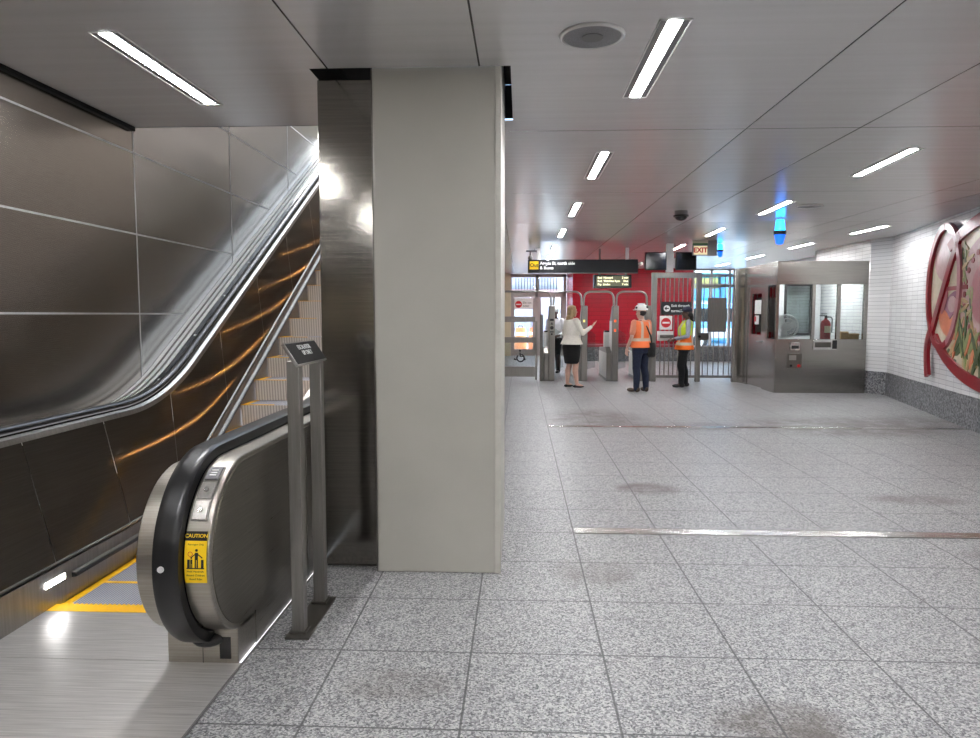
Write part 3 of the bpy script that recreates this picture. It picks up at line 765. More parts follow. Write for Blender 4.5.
# ------------------------------------------------------------------ trench drains
for x1, y0, y1, lab in ((5.75,4.958,5.089,'nearer steel trench drain strip across the granite floor'),(6.2,9.776,9.90,'farther steel trench drain strip across the granite floor')):
    t = thing('trench_drain', ((.39+x1)/2,(y0+y1)/2,0), lab, 'floor drain', 'steel floor drains')
    mb = MB(); mb.box(.392,x1,y0,y0+.008,0,.004); mb.box(.392,x1,y1-.008,y1,0,.004); mb.build('frame', 'steel_dark', t)
    n = 5
    for i in range(n):
        a = .392+(x1-.392)*i/n; b = .392+(x1-.392)*(i+1)/n
        mb = MB(); mb.box(a+.002,b-.002,y0+.009,y1-.009,0,.0035); mb.build('cover_plate', 'steel_bright', t)

# ------------------------------------------------------------------ fare gates
GY = 16.62
def rail_path(pts, r, n=6):
    """polyline with rounded corners"""
    pts = [Vector(p) for p in pts]; out = [pts[0]]
    for a, b, c_ in zip(pts, pts[1:], pts[2:]):
        d0 = (a-b).normalized(); d1 = (c_-b).normalized(); p0 = b+d0*r; p1 = b+d1*r
        for i in range(n+1):
            t = i/n; out.append(p0*(1-t)**2 + b*2*t*(1-t) + p1*t*t)
    return out + [pts[-1]]
GATES = [(.735,'steel fare gate post with black symbols, left of the woman in white jacket'),(1.50,'fare gate post half hidden behind the woman in the white jacket'),
         (2.225,'steel fare gate post with amber lamps, between the woman and the hard hat man'),(2.99,'fare gate post just behind the man in the hard hat')]
for i, (x, lab) in enumerate(GATES):
    t = thing('fare_gate', (x,17.4,0), lab, 'fare gate', 'row of fare gates')
    w = .075
    mb = MB(); mb.prism([(GY,0),(GY+.5,0),(GY+.5,1.40),(GY+.12,1.78),(GY,1.78)], 'X', x-w, x+w); mb.build('upright', 'gate_steel', t, bev=.02)
    mb = MB(); mb.box(x-w-.004,x-w,GY+.06,GY+.48,.72,1.42); mb.build('side_panel', 'white_plastic', t)  # outdoor light on the upright's left side, painted as a white sheet
    mb = MB(); mb.prism([(GY+.05,0),(18.3,0),(18.3,.74),(GY+.35,.80),(GY+.05,.66)], 'X', x-.19, x+.075); mb.build('cabinet', 'gate_steel', t, bev=.015)
    mb = MB(); mb.box(x-.196,x-.19,GY+.12,18.24,.06,.66); mb.build('cabinet_lit_side', 'white_plastic', t)  # lit left face of the cabinet put into the colour as white
    MB().box(x-.17,x-.02,17.3,17.55,.76,1.14).build('reader', 'white_plastic', t, bev=.01)
    MB().box(x-.165,x-.025,17.31,17.54,1.14,1.18).build('reader_top', 'black_gloss', t)
    if i < 3: mb = MB(); mb.prism([(x+.075,.25),(x+.30,.3),(x+.30,1.1),(x+.075,1.25)], 'Y', 17.0, 17.012); mb.build('glass_flap', 'glass', t)
    MB().box(x-.20,x+.05,GY+.06,18.36,0,.012).build('floor_plate', 'steel_dark', t)
    if i == 0:
        mb = MB()
        mb.box(x-.045,x+.045,GY-.004,GY,1.42,1.47); mb.cyl((x,GY-.004,1.26),(x,GY,1.26),.042,seg=20); mb.box(x-.03,x+.03,GY-.004,GY,1.335,1.355)
        mb.box(x-.012,x+.012,GY-.004,GY,1.335,1.385); mb.box(x-.045,x+.045,GY-.004,GY,1.15,1.175); mb.box(x-.02,x+.02,GY-.004,GY,1.09,1.13); mb.build('symbols', 'black_matte', t)
    else:
        for z in (1.42, 1.20): MB().box(x-.03,x+.015,GY-.005,GY,z-.03,z+.03).build('indicator_lamp', 'led_amber' if i == 1 else 'led_red', t)
for i, (x0, x1) in enumerate(((.782,1.425),(1.49,2.18),(2.255,2.95))):
    t = thing('gate_arch', ((x0+x1)/2,GY+.08,1.75), ('tube arch over the lane in front of the woman in white jacket','middle tube arch over the lane right of the woman','tube arch over the lane behind the hard hat man')[i], 'gate arch', 'tube arches over the gate lanes')
    zb = 1.782
    mb = MB(); mb.tube(rail_path([(x0-.01,GY+.07,zb),(x0+.005,GY+.07,2.105),(x1-.005,GY+.07,2.105),(x1+.01,GY+.07,zb)], .16), .024); mb.build('tube', 'steel', t)
t = thing('gate_arch', (.1,GY+.08,1.75), 'long tube rail over the accessible gate, leftmost beside the column', 'gate arch', 'tube arches over the gate lanes')
mb = MB(); mb.tube(rail_path([(-1.10,GY+.07,2.115),(.70,GY+.07,2.115),(.72,GY+.07,1.782)], .16), .024); mb.build('tube', 'steel', t)
# accessible gate
t = thing('accessible_gate', (-.3,GY,0), 'low steel swing gate with wheelchair symbol beside the column', 'gate')
MB().box(.345,.40,GY-.03,GY+.03,0.03,1.42).build('gate_post', 'gate_steel', t, bev=.004)
for z0, z1 in ((1.395,1.525),(.905,1.04)): MB().box(-1.05,.345,GY-.02,GY+.02,z0,z1).build('rail', 'gate_steel', t, bev=.004)
MB().box(-1.05,.34,GY-.015,GY+.015,.10,.34).build('kick_panel', 'gate_steel', t)
g = MB().box(-1.05,.345,GY-.004,GY+.004,.345,.90); g = g.build('glass_panel', 'glass', t)
cx, cz_ = .0, .575
mb = MB(); yy = GY-.007
mb.tube([(cx+.085*math.cos(a), yy, cz_-.03+.085*math.sin(a)) for a in [PI*.75+ (2*PI*.78)*i/24 for i in range(25)]], .017, 8)
mb.tube([(cx-.01,yy,cz_+.10),(cx-.005,yy,cz_+.01),(cx+.075,yy,cz_+.01),(cx+.11,yy,cz_-.08)], .018, 8); mb.tube([(cx-.005,yy,cz_+.055),(cx+.055,yy,cz_+.055)], .011, 8)
mb.tube([(cx-.16,yy,cz_-.05),(cx-.10,yy,cz_-.07)], .016, 8)
mb.cyl((cx-.012,yy-.008,cz_+.145),(cx-.012,yy+.008,cz_+.145),.026,seg=20); mb.build('wheelchair_symbol', 'sign_black', g)
t = thing('gate_stop_post', (.49,GY,0), 'slim dark steel post between accessible gate and first fare gate', 'post')
MB().box(.455,.53,GY-.04,GY+.04,0,1.56).build('shaft', 'steel_dark', t, bev=.006); MB().box(.45,.535,GY-.045,GY+.045,1.56,1.575).build('post_cap', 'gate_steel', t)

# tall barred emergency gate
t = thing('barred_gate', (4.0,GY,0), 'tall steel emergency gate of vertical bars left of the booth', 'gate')
MB().box(3.05,3.17,GY-.05,GY+.05,0,2.54).build('gate_post', 'gate_steel', t, bev=.006)
MB().box(4.085,4.20,GY-.05,GY+.05,0,2.54).build('gate_post', 'gate_steel', t, bev=.006)
MB().box(4.93,5.05,GY-.04,GY+.06,0,2.60).build('gate_post', 'gate_steel', t, bev=.006)
MB().box(3.17,4.085,GY-.045,GY+.045,2.42,2.54).build('head_rail', 'gate_steel', t)
MB().box(4.20,4.93,GY-.03,GY+.03,2.44,2.50).build('head_rail', 'gate_steel', t)
MB().box(4.20,4.93,GY-.025,GY+.025,2.20,2.25).build('cross_rail', 'gate_steel', t)
MB().box(3.17,4.085,GY-.03,GY+.03,.09,.15).build('bottom_rail', 'gate_steel', t)
MB().box(4.20,4.93,GY-.03,GY+.03,.09,.15).build('bottom_rail', 'gate_steel', t)
for i in range(8): x = 3.17+.1017*(i+.5)+.05; MB().cyl((x,GY,.12),(x,GY,2.45),.0125,seg=10).build('bar', 'gate_steel', t)
for i in range(6): x = 4.20+.1217*(i+.5); MB().cyl((x,GY,.12),(x,GY,2.47),.0125,seg=10).build('bar', 'gate_steel', t)
MB().box(4.345,4.775,GY-.05,GY-.02,1.165,1.96).build('screen_panel', 'gate_steel', t, bev=.004)
MB().box(4.13,4.37,GY-.075,GY-.03,.975,1.145).build('lock_box', 'steel_dark', t, bev=.006); lk = t.children[-1]
MB().cyl((4.155,GY-.10,1.06),(4.155,GY-.07,1.06),.03,seg=16).build('lock_cylinder', 'black_matte', lk)
t = thing('exit_board', (3.62,GY-.04,1.56), 'black exit sign board with white arrow hung on the barred gate', 'sign')
MB().box(3.28,3.96,GY-.05,GY-.02,1.56,1.865).build('board', 'sign_black', t)
mb = MB(); mb.cyl((3.40,GY-.056,1.712),(3.40,GY-.05,1.712),.075,seg=28); mb.build('arrow_disc', 'sign_white', t); ad = t.children[-1]
mb = MB(); mb.box(3.375,3.445,GY-.060,GY-.056,1.70,1.724); mb.prism([(3.345,1.712),(3.392,1.665),(3.392,1.759)], 'Y', GY-.060, GY-.056); mb.build('arrow', 'sign_black', ad)
text('Exit through', .085, facing_cam(3.50,GY-.052,1.775), 'sign_white', t, bold=.002); text('turnstile only', .085, facing_cam(3.50,GY-.052,1.655), 'sign_white', t, bold=.002)
t = thing('no_entry_sign', (3.39,GY-.04,1.21), 'white square sign with red no entry disc on the barred gate', 'sign')
MB().box(3.245,3.53,GY-.045,GY-.02,1.22,1.54).build('plate', 'sign_white', t)
MB().cyl((3.388,GY-.05,1.38),(3.388,GY-.045,1.38),.112,seg=32).build('red_disc', 'sign_red', t); rd = t.children[-1]
MB().box(3.305,3.47,GY-.054,GY-.05,1.36,1.40).build('white_bar', 'sign_white', rd)
t = thing('push_bar', (3.37,GY-.04,.95), 'pale plate with dark push bar below the no entry sign', 'push bar')
MB().box(3.19,3.56,GY-.05,GY-.02,.96,1.185).build('plate', 'white_plastic', t); MB().box(3.25,3.56,GY-.10,GY-.05,1.03,1.10).build('bar', 'steel_dark', t, bev=.006)

# ------------------------------------------------------------------ attendant's booth
BX0, BX1, BY = 5.09, 6.87, 14.27
ZT, ZW0, ZW1 = 2.625, 1.08, 2.165
b = thing('booth', (6.0,15.4,0), 'steel attendant booth with glass windows in front of the white tiled wall', 'booth')
MB().box(BX0,BX1,BY,BY+.06,.0,ZW0).build('front_panel', 'steel_booth', b, bev=.004)
MB().box(BX0,BX1,BY,BY+.06,ZW1,ZT).build('header', 'steel_booth', b, bev=.004)
MB().box(BX0,BX0+.06,BY+.06,16.02,ZW1,ZT).build('header', 'steel_booth', b)
MB().box(BX0+.0,BX0+.05,BY+.0,BY+.05,ZW0,ZW1).build('corner_post', 'steel_booth', b)
MB().box(BX1-.075,BX1,BY,BY+.06,ZW0,ZW1).build('corner_post', 'steel_booth', b)
for x0, x1 in ((5.79,5.85),(6.275,6.345)): MB().box(x0,x1,BY,BY+.06,ZW0,ZW1).build('mullion', 'steel_booth', b)
for x0, x1 in ((BX0+.05,5.79),(5.85,6.275),(6.345,BX1-.075)): MB().box(x0,x1,BY+.02,BY+.032,ZW0,ZW1).build('window_pane', 'glass', b)
MB().box(BX0,BX0+.05,BY+.06,14.78,0,ZW0).build('side_panel', 'steel_booth', b)
MB().box(BX0,BX0+.06,14.78,15.02,0,ZW1).build('side_pier', 'steel_booth', b)
MB().box(BX0+.02,BX0+.03,BY+.05,14.78,ZW0,ZW1).build('window_pane', 'glass', b)
mb = MB(); mb.box(BX0+.01,BX0+.055,15.02,16.02,0.02,ZW0+.06); mb.box(BX0+.01,BX0+.055,15.02,16.02,2.02,ZW1); mb.box(BX0+.01,BX0+.055,15.02,15.17,ZW0+.06,2.02); mb.box(BX0+.01,BX0+.055,15.78,16.02,ZW0+.06,2.02)
dr = mb.build('door', 'steel_booth', b)
MB().box(BX0+.025,BX0+.035,15.17,15.78,ZW0+.06,2.02).build('door_glass', 'glass_tint', dr)
mb = MB(); mb.tube(rail_path([(BX0+.01,15.12,1.0),(BX0-.05,15.12,1.0),(BX0-.05,15.25,1.0)], .03), .014); mb.cyl((BX0,15.12,1.0),(BX0+.012,15.12,1.0),.035); mb.build('door_handle', 'steel_bright', dr)
MB().box(BX0+.018,BX0+.022,15.22,15.62,1.58,1.88).build('paper_notice', 'sign_white', dr); MB().box(BX0+.018,BX0+.022,15.35,15.60,1.36,1.55).build('paper_notice', 'sign_white', dr)
MB().box(BX0+.016,BX0+.018,15.52,15.62,1.42,1.53).build('red_tag', 'sign_red', dr)
pts = [(BX0,16.02),(BX0,16.2)] + [(BX0-.16+.16*math.cos(a), 16.2+.34*math.sin(a)) for a in [PI/2*i/8 for i in range(1,9)]] + [(BX0+.12,16.54),(BX0+.12,16.02)]
mb = MB(); mb.prism(pts, 'Z', 0, ZT); mb.build('end_pier', 'steel_booth', b)
mb = MB(); mb.box(BX0+.02,BX1,BY+.02,16.54,ZT-.02,ZT-.001); mb.build('roof', 'steel_dark', b)
mb = MB(); mb.box(BX0+.1,6.05,16.48,16.54,0,ZT-.03); mb.box(6.67,BX1,16.48,16.54,0,ZT-.03); mb.box(6.05,6.67,16.48,16.54,0,1.12); mb.box(6.05,6.67,16.48,16.54,2.25,ZT-.03); mb.build('back_panel', 'tile_plain', b)
mb = MB(); mb.box(6.05,6.10,16.45,16.48,1.1,2.27); mb.box(6.62,6.67,16.45,16.48,1.1,2.27); mb.box(6.1,6.62,16.45,16.48,1.1,1.15); mb.box(6.1,6.62,16.45,16.48,2.22,2.27); mb.build('back_window_frame', 'black_matte', b)
MB().box(6.05,6.67,16.5,16.51,1.12,2.25).build('window_pane', 'glass', b)
MB().box(BX0+.06,BX1-.01,BY+.06,BY+.62,1.02,1.06).build('counter', 'steel_dark', b)
mb = MB(); mb.box(5.9,6.5,15.2,15.5,ZT-.08,ZT-.02); mb.build('booth_lamp', 'led_white_far', b)
mb = MB(); mb.box(5.38,5.56,BY-.03,BY,.86,1.02); sp = mb.build('speaker_box', 'steel_bright', b, bev=.006)
MB().box(5.40,5.54,BY-.034,BY-.03,.89,.95).build('speaker_slot', 'black_matte', sp)
mb = MB(); mb.box(5.33,5.62,BY-.025,BY,.50,.80); ib = mb.build('intercom', 'steel_dark', b, bev=.006)
MB().cyl((5.55,BY-.035,.55),(5.55,BY-.025,.55),.03,seg=20).build('button', 'button_red', ib); MB().cyl((5.40,BY-.035,.55),(5.40,BY-.025,.55),.025,seg=20).build('button', 'black_matte', ib)
MB().box(5.36,5.5,BY-.028,BY-.025,.66,.76).build('name_plate', 'steel', ib)
mb = MB(); mb.box(5.83,6.30,BY-.02,BY,.87,1.075); tr_ = mb.build('pay_tray', 'steel_bright', b, bev=.004); MB().box(6.20,6.29,BY-.024,BY-.02,.89,1.06).build('tray_slot', 'black_matte', tr_); MB().box(5.86,6.17,BY-.024,BY-.02,.92,1.02).build('tray_recess', 'steel_dark', tr_)
# things inside the booth
fx, fy, fz = 5.385, 14.50, 1.33
t = thing('desk_fan', (fx,fy,1.06), 'round white desk fan inside the booth window at its left corner', 'fan')
mb = MB(); mb.cyl((fx,fy,1.06),(fx,fy,1.085),.11,.09,24); mb.cyl((fx,fy+.05,1.08),(fx,fy+.05,fz),.02); mb.build('stand', 'white_plastic', t)
mb = MB()
for r, dy in ((.235,0),(.235,.05),(.16,-.035),(.08,-.05)): mb.tube([(fx+r*math.cos(a), fy+dy, fz+r*math.sin(a)) for a in [2*PI*k/40 for k in range(40)]], .010, 6, True)
for k in range(36):
    a = 2*PI*k/36; mb.tube([(fx+.03*math.cos(a),fy-.055,fz+.03*math.sin(a)),(fx+.15*math.cos(a),fy-.04,fz+.15*math.sin(a)),(fx+.235*math.cos(a),fy,fz+.235*math.sin(a)),(fx+.15*math.cos(a),fy+.085,fz+.15*math.sin(a))], .0036, 5)
mb.build('cage', 'white_plastic', t)
mb = MB(); mb.cyl((fx,fy-.062,fz),(fx,fy-.05,fz),.05,seg=24); mb.build('cage_badge', 'white_plastic', t)
mb = MB(); mb.cyl((fx,fy+.03,fz),(fx,fy+.16,fz),.06,.05,24); mb.build('motor', 'white_plastic', t)
for k in range(3):
    a0 = 2*PI*k/3; mb = MB(); pr = [(fx+.04*math.cos(a0), fz+.04*math.sin(a0))] + [(fx+r*math.cos(a0+d), fz+r*math.sin(a0+d)) for r, d in ((.15,-.25),(.205,.0),(.205,.6),(.14,.75),(.05,.5))]
    mb.prism(pr, 'Y', fy+.005, fy+.012); mb.build('blade', 'white_plastic', t)
ex, ey = 6.21, 14.62
t = thing('fire_extinguisher', (ex,ey,1.06), 'red fire extinguisher behind the middle window of the booth', 'fire extinguisher')
mb = MB(); mb.loft([(ex,ey,1.06,.085,.085),(ex,ey,1.075,.098,.098),(ex,ey,1.38,.098,.098),(ex,ey,1.44,.075,.075),(ex,ey,1.47,.035,.035),(ex,ey,1.50,.03,.03)]); mb.build('cylinder', 'extinguisher_red', t)
mb = MB(); mb.box(ex-.02,ex+.02,ey-.02,ey+.02,1.50,1.54); mb.box(ex-.12,ex+.02,ey-.012,ey+.012,1.54,1.555); mb.box(ex-.10,ex+.02,ey-.01,ey+.01,1.575,1.59); mb.build('valve', 'black_matte', t)
mb = MB(); mb.tube(rail_path([(ex+.02,ey,1.52),(ex+.13,ey,1.52),(ex+.12,ey-.02,1.2)], .06), .012); mb.build('hose', 'black_rubber', t)
MB().box(ex-.06,ex+.06,ey-.1,ey-.094,1.2,1.34).build('instruction_label', 'cream_stone', t)
for x0, x1, h, lab in ((6.44,6.58,.17,'small open cardboard box, left one behind the right booth window'),(6.60,6.79,.13,'wider cardboard box, right one behind the right booth window')):
    t = thing('cardboard_box', ((x0+x1)/2,14.5,1.06), lab, 'box', 'cardboard boxes in the booth')
    mb = MB(); mb.box(x0,x1,14.42,14.58,1.06,1.06+h); mb.build('carton', 'cardboard', t)
    mb = MB(); mb.quad((x0,14.42,1.06+h),(x1,14.42,1.06+h),(x1,14.39,1.06+h-.03),(x0,14.39,1.06+h-.03)); mb.build('flap', 'cardboard', t)

# ------------------------------------------------------------------ wall artwork (own generic design: red ring with a mosaic of leaves)
p0 = Vector((7.12,13.93,0)); wd = Vector((5.0-7.12, 4.8-13.93, 0)).normalized(); wn = Vector((wd.y, -wd.x, 0))
if wn.x > 0: wn = -wn
def wp(s, z, d): return p0 + wd*(s+.30) + wn*d + Vector((0,0,z))
art = thing('wall_artwork', wp(4.55,.5,0), 'large red ringed mosaic disc mounted on the white tiled right wall', 'artwork')
def wshape(mb, poly, d0, d1):
    A = [mb.b.verts.new(wp(s,z,d0)) for s,z in poly]; B = [mb.b.verts.new(wp(s,z,d1)) for s,z in poly]; n = len(poly)
    mb.b.faces.new(A[::-1]); mb.b.faces.new(B)
    for i in range(n): mb.b.faces.new((A[i],A[(i+1)%n],B[(i+1)%n],B[i]))
def band(mb, outer, inner, d0, d1, closed=True):
    n = len(outer); R = []
    for (a, b_) in zip(outer, inner): R.append([mb.b.verts.new(wp(*a,d0)), mb.b.verts.new(wp(*a,d1)), mb.b.verts.new(wp(*b_,d1)), mb.b.verts.new(wp(*b_,d0))])
    for i in range(n if closed else n-1):
        A, B = R[i], R[(i+1)%n]
        for k in range(4): mb.b.faces.new((A[k],A[(k+1)%4],B[(k+1)%4],B[k]))
    if not closed: mb.b.faces.new(R[0]); mb.b.faces.new(R[-1][::-1])
cs_, czz, rs, rzz = 4.85, 1.75, 2.70, 1.21
def ell_(k, kk, n=72, a0=0, a1=2*PI): return [(cs_+rs*k*math.cos(a0+(a1-a0)*i/n), czz+rzz*kk*math.sin(a0+(a1-a0)*i/n)) for i in range(n+1 if a1-a0 < 6.2 else n)]
mb = MB(); wshape(mb, ell_(.955,.94), .02, .05); pn = mb.build('mosaic_panel', 'art_cream', art)
mb = MB(); band(mb, ell_(1,1,72,PI*1.15,PI*2.75), ell_(.925,.86,72,PI*1.15,PI*2.75), .015, .085, False); mb.build('outer_ring', 'art_red', art)
def ribbon(pts, w):
    out = []; inn = []
    for i, p in enumerate(pts):
        a = pts[max(i-1,0)]; c2 = pts[min(i+1,len(pts)-1)]; dx, dz = c2[0]-a[0], c2[1]-a[1]; L_ = math.hypot(dx, dz); nx, nz = -dz/L_*w/2, dx/L_*w/2
        out.append((p[0]+nx,p[1]+nz)); inn.append((p[0]-nx,p[1]-nz))
    return out, inn
def bez(a, b_, c2, d, n=20): return [tuple((1-t)**3*a[i]+3*(1-t)**2*t*b_[i]+3*(1-t)*t*t*c2[i]+t**3*d[i] for i in (0,1)) for t in [k/n for k in range(n+1)]]
mb = MB(); o_, i_ = ribbon(bez((2.33,.60),(2.20,.95),(2.20,1.15),(2.40,1.30)), .15); band(mb, o_, i_, .05, .10, False); mb.build('ribbon_tail', 'art_red', art)
mb = MB(); o_, i_ = ribbon(bez((2.40,1.30),(2.65,1.65),(3.0,2.2),(3.42,2.70)), .14); band(mb, o_, i_, .05, .09, False); mb.build('ribbon', 'art_red', art)
OC = (2.83, 1.98)
lo_ = [(OC[0]+.72*math.cos(a), OC[1]+.95*math.sin(a)) for a in [-PI*.78+(PI*1.72)*i/48 for i in range(49)]][::-1]; li_ = [(OC[0]+.61*math.cos(a), OC[1]+.85*math.sin(a)) for a in [-PI*.78+(PI*1.72)*i/48 for i in range(49)]][::-1]
lo_ = [(OC[0]+.72*math.cos(a), OC[1]+.95*math.sin(a)) for a in [2*PI*i/48 for i in range(48)]]; li_ = [(OC[0]+.60*math.cos(a), OC[1]+.85*math.sin(a)) for a in [2*PI*i/48 for i in range(48)]]
mb = MB(); wshape(mb, li_, .018, .048); mb.build('oval_panel', 'art_cream', art)
mb = MB(); band(mb, lo_[12:40], li_[12:40], .03, .095, False); mb.build('oval_loop', 'art_red', art)
mb = MB(); band(mb, lo_[:13], li_[:13], .03, .09, False); band(mb, lo_[39:]+lo_[:1], li_[39:]+li_[:1], .03, .09, False); mb.build('oval_loop', 'art_rose', art)
def spot(s, z, a, b_, d, m, name, rot=0, n=20):
    mb = MB(); pl = []
    for i in range(n):
        u, v = a*math.cos(2*PI*i/n), b_*math.sin(2*PI*i/n); pl.append((s+u*math.cos(rot)-v*math.sin(rot), z+u*math.sin(rot)+v*math.cos(rot)))
    wshape(mb, pl, .045, d); return mb.build(name, m, pn)
spot(2.85,2.42,.50,.36,.052,'art_pink','glass_field')
spot(4.35,1.85,.95,.78,.056,'art_pink','flower_disc'); spot(4.35,1.85,.48,.42,.062,'art_rose','flower_centre')
for i in range(22):
    a = 2*PI*i/22; spot(4.35+.70*math.cos(a), 1.85+.60*math.sin(a), .055, .042, .063, 'art_red', 'flower_dot', 0, 10)
spot(3.05,1.66,.42,.17,.055,'art_purple','petal',.5); spot(2.92,1.45,.30,.16,.057,'art_orange','petal',-.5); spot(3.30,1.38,.26,.17,.058,'art_orange','petal',.3); spot(3.18,1.72,.16,.12,.06,'art_pink','petal'); spot(3.35,1.62,.22,.10,.059,'art_purple','petal',-.7); spot(2.85,1.75,.20,.08,.06,'art_rose','petal',1.0)
mb = MB(); wshape(mb, [(2.75,1.92),(3.75,1.92),(3.75,1.98),(2.75,1.98)], .045, .064); mb.build('cross_bar', 'art_red', pn)
mb = MB(); wshape(mb, [(3.05,2.02),(3.62,2.02),(3.62,2.34),(3.05,2.34)], .045, .058); mb.build('window_block', 'art_cream', pn)
rnd = random.Random(3)
for i in range(58):
    s_ = 3.25+rnd.random()*1.9; z_ = .82+rnd.random()*.62 - (.2 if s_ > 4 else 0)*rnd.random()
    if ((s_-cs_)/(rs*.86))**2 + ((z_-czz)/(rzz*.84))**2 > .92: continue
    spot(s_, z_, .20+.1*rnd.random(), .035+.02*rnd.random(), .058+.012*rnd.random(), rnd.choice(['art_leaf','art_leaf','art_leaf_light','art_ochre','art_orange']), 'leaf', rnd.uniform(.5,2.4), 10)
for i in range(26):
    s_ = 3.45+rnd.random()*.5; z_ = 1.4+rnd.random()*1.25; spot(s_, z_, .10+.06*rnd.random(), .03, .057+.01*rnd.random(), rnd.choice(['art_leaf','art_ochre','art_leaf_light']), 'leaf', rnd.uniform(0,3.1), 10)
for i in range(9): spot(2.75+.12*i+.05*rnd.random(), 1.12-.05*i+.08*rnd.random(), .03, .05, .056, rnd.choice(['art_leaf','art_purple','grey_fixture']), 'seed', rnd.random()*3, 8)

# ------------------------------------------------------------------ people
def remesh(mb, voxel, sm=6, fac=.5):
    me = bpy.data.meshes.new('tmp'); bmesh.ops.recalc_face_normals(mb.b, faces=mb.b.faces[:]); mb.b.to_mesh(me); mb.b.free()
    o = bpy.data.objects.new('tmp', me); COL.objects.link(o)
    r = o.modifiers.new('r', 'REMESH'); r.mode = 'VOXEL'; r.voxel_size = voxel
    s_ = o.modifiers.new('s', 'SMOOTH'); s_.iterations = sm; s_.factor = fac
    out = bpy.data.meshes.new_from_object(o.evaluated_get(bpy.context.evaluated_depsgraph_get()))
    bpy.data.objects.remove(o); bpy.data.meshes.remove(me); return out
def part(name, mb, m, root, voxel=None, sm=6):
    me = remesh(mb, voxel, sm) if voxel else None
    if me is None:
        bmesh.ops.recalc_face_normals(mb.b, faces=mb.b.faces[:]); me = bpy.data.meshes.new(name); mb.b.to_mesh(me); mb.b.free()
    me.name = name
    return link(name, me, m, root, Vector((0,0,0)), 0, 75)
V = Vector
def hand(mb, wrist, d, palm_n, side, curl=.35, k=1.0):
    """palm, four unequal bent fingers and a thumb leaving the side of the palm"""
    d = V(d).normalized(); n = V(palm_n); n = (n - d*n.dot(d)).normalized(); s_ = d.cross(n).normalized()*side   # s_: towards the thumb
    w = V(wrist)
    pc = w + d*.048*k
    rot = Matrix((s_, d, n)).transposed().to_quaternion()
    mb.ell(pc, (.040*k,.052*k,.017*k), rot, 12, 10)
    for i, (off, ln) in enumerate(((.029,.072),(.010,.082),(-.010,.076),(-.028,.060))):
        a = w + d*.088*k + s_*off*k; dd = (d + s_*off*2.2).normalized()
        p1 = a + dd*ln*.42*k + n*curl*.012*k; p2 = p1 + (dd*math.cos(curl)+n*math.sin(curl)).normalized()*ln*.33*k; p3 = p2 + (dd*math.cos(1.8*curl)+n*math.sin(1.8*curl)).normalized()*ln*.28*k
        mb.chain([(a,.0095*k),(p1,.0088*k),(p2,.008*k),(p3,.007*k)])
    a = w + d*.030*k + s_*.030*k; p1 = a + (s_*.75+d*.65).normalized()*.036*k + n*.006; p2 = p1 + (s_*.35+d*.93).normalized()*.030*k + n*.008
    mb.chain([(a,.013*k),(p1,.0105*k),(p2,.0085*k)])
def head(mb, c, yaw=0, pitch=0):
    R = Matrix.Rotation(yaw, 4, 'Z') @ Matrix.Rotation(pitch, 4, 'X'); q = R.to_quaternion()
    P = lambda x, y, z: V(c) + (R @ V((x, y, z)))
    mb.ell(P(0,-.012,.03), (.076,.094,.092), q, 20, 16)          # skull
    mb.ell(P(0,.018,-.035), (.062,.072,.085), q, 18, 14)        # face and jaw
    mb.ell(P(0,.058,-.095), (.030,.026,.024), q, 12, 10)        # chin
    mb.cap(P(0,.086,.008), P(0,.108,-.026), .009, .013, 10)     # nose
    mb.ell(P(0,.082,.022), (.05,.014,.012), q, 12, 8)           # brow
    mb.ell(P(0,.083,-.060), (.026,.012,.010), q, 12, 8)         # lips
    for s_ in (-1,1):
        mb.ell(P(.076*s_,-.008,-.012), (.010,.022,.032), q, 10, 10)   # ears
        mb.ell(P(.036*s_,.058,-.03), (.022,.02,.022), q, 10, 8)       # cheeks
    return P
def face_bits(P, root, body):
    for s_ in (-1,1):
        part('eye', MB().ell(P(.030*s_,.083,.000), (.012,.008,.007), None, 10, 8), 'eye_dark', body)
    part('mouth', MB().ell(P(0,.094,-.060), (.020,.004,.005), None, 10, 8), 'lip', body)
def shoe(mb, ank, d, ln=.25, h=.07, w=.042, heel=.0):
    d = V((d[0],d[1],0)).normalized(); a = V((ank[0],ank[1],0)); q = Matrix((V((d.y,-d.x,0)), d, V((0,0,1)))).transposed().to_quaternion()
    mb.ell(a - d*.02 + V((0,0,h*.55)), (w*.85,.065,h*.55), q, 14, 10)
    mb.ell(a + d*(ln*.36) + V((0,0,h*.42)), (w,ln*.34,h*.42), q, 14, 10)
    mb.cap(a - d*.03+V((0,0,h*.6)), a + d*ln*.34 + V((0,0,h*.40)), w*.75, w*.72, 12)
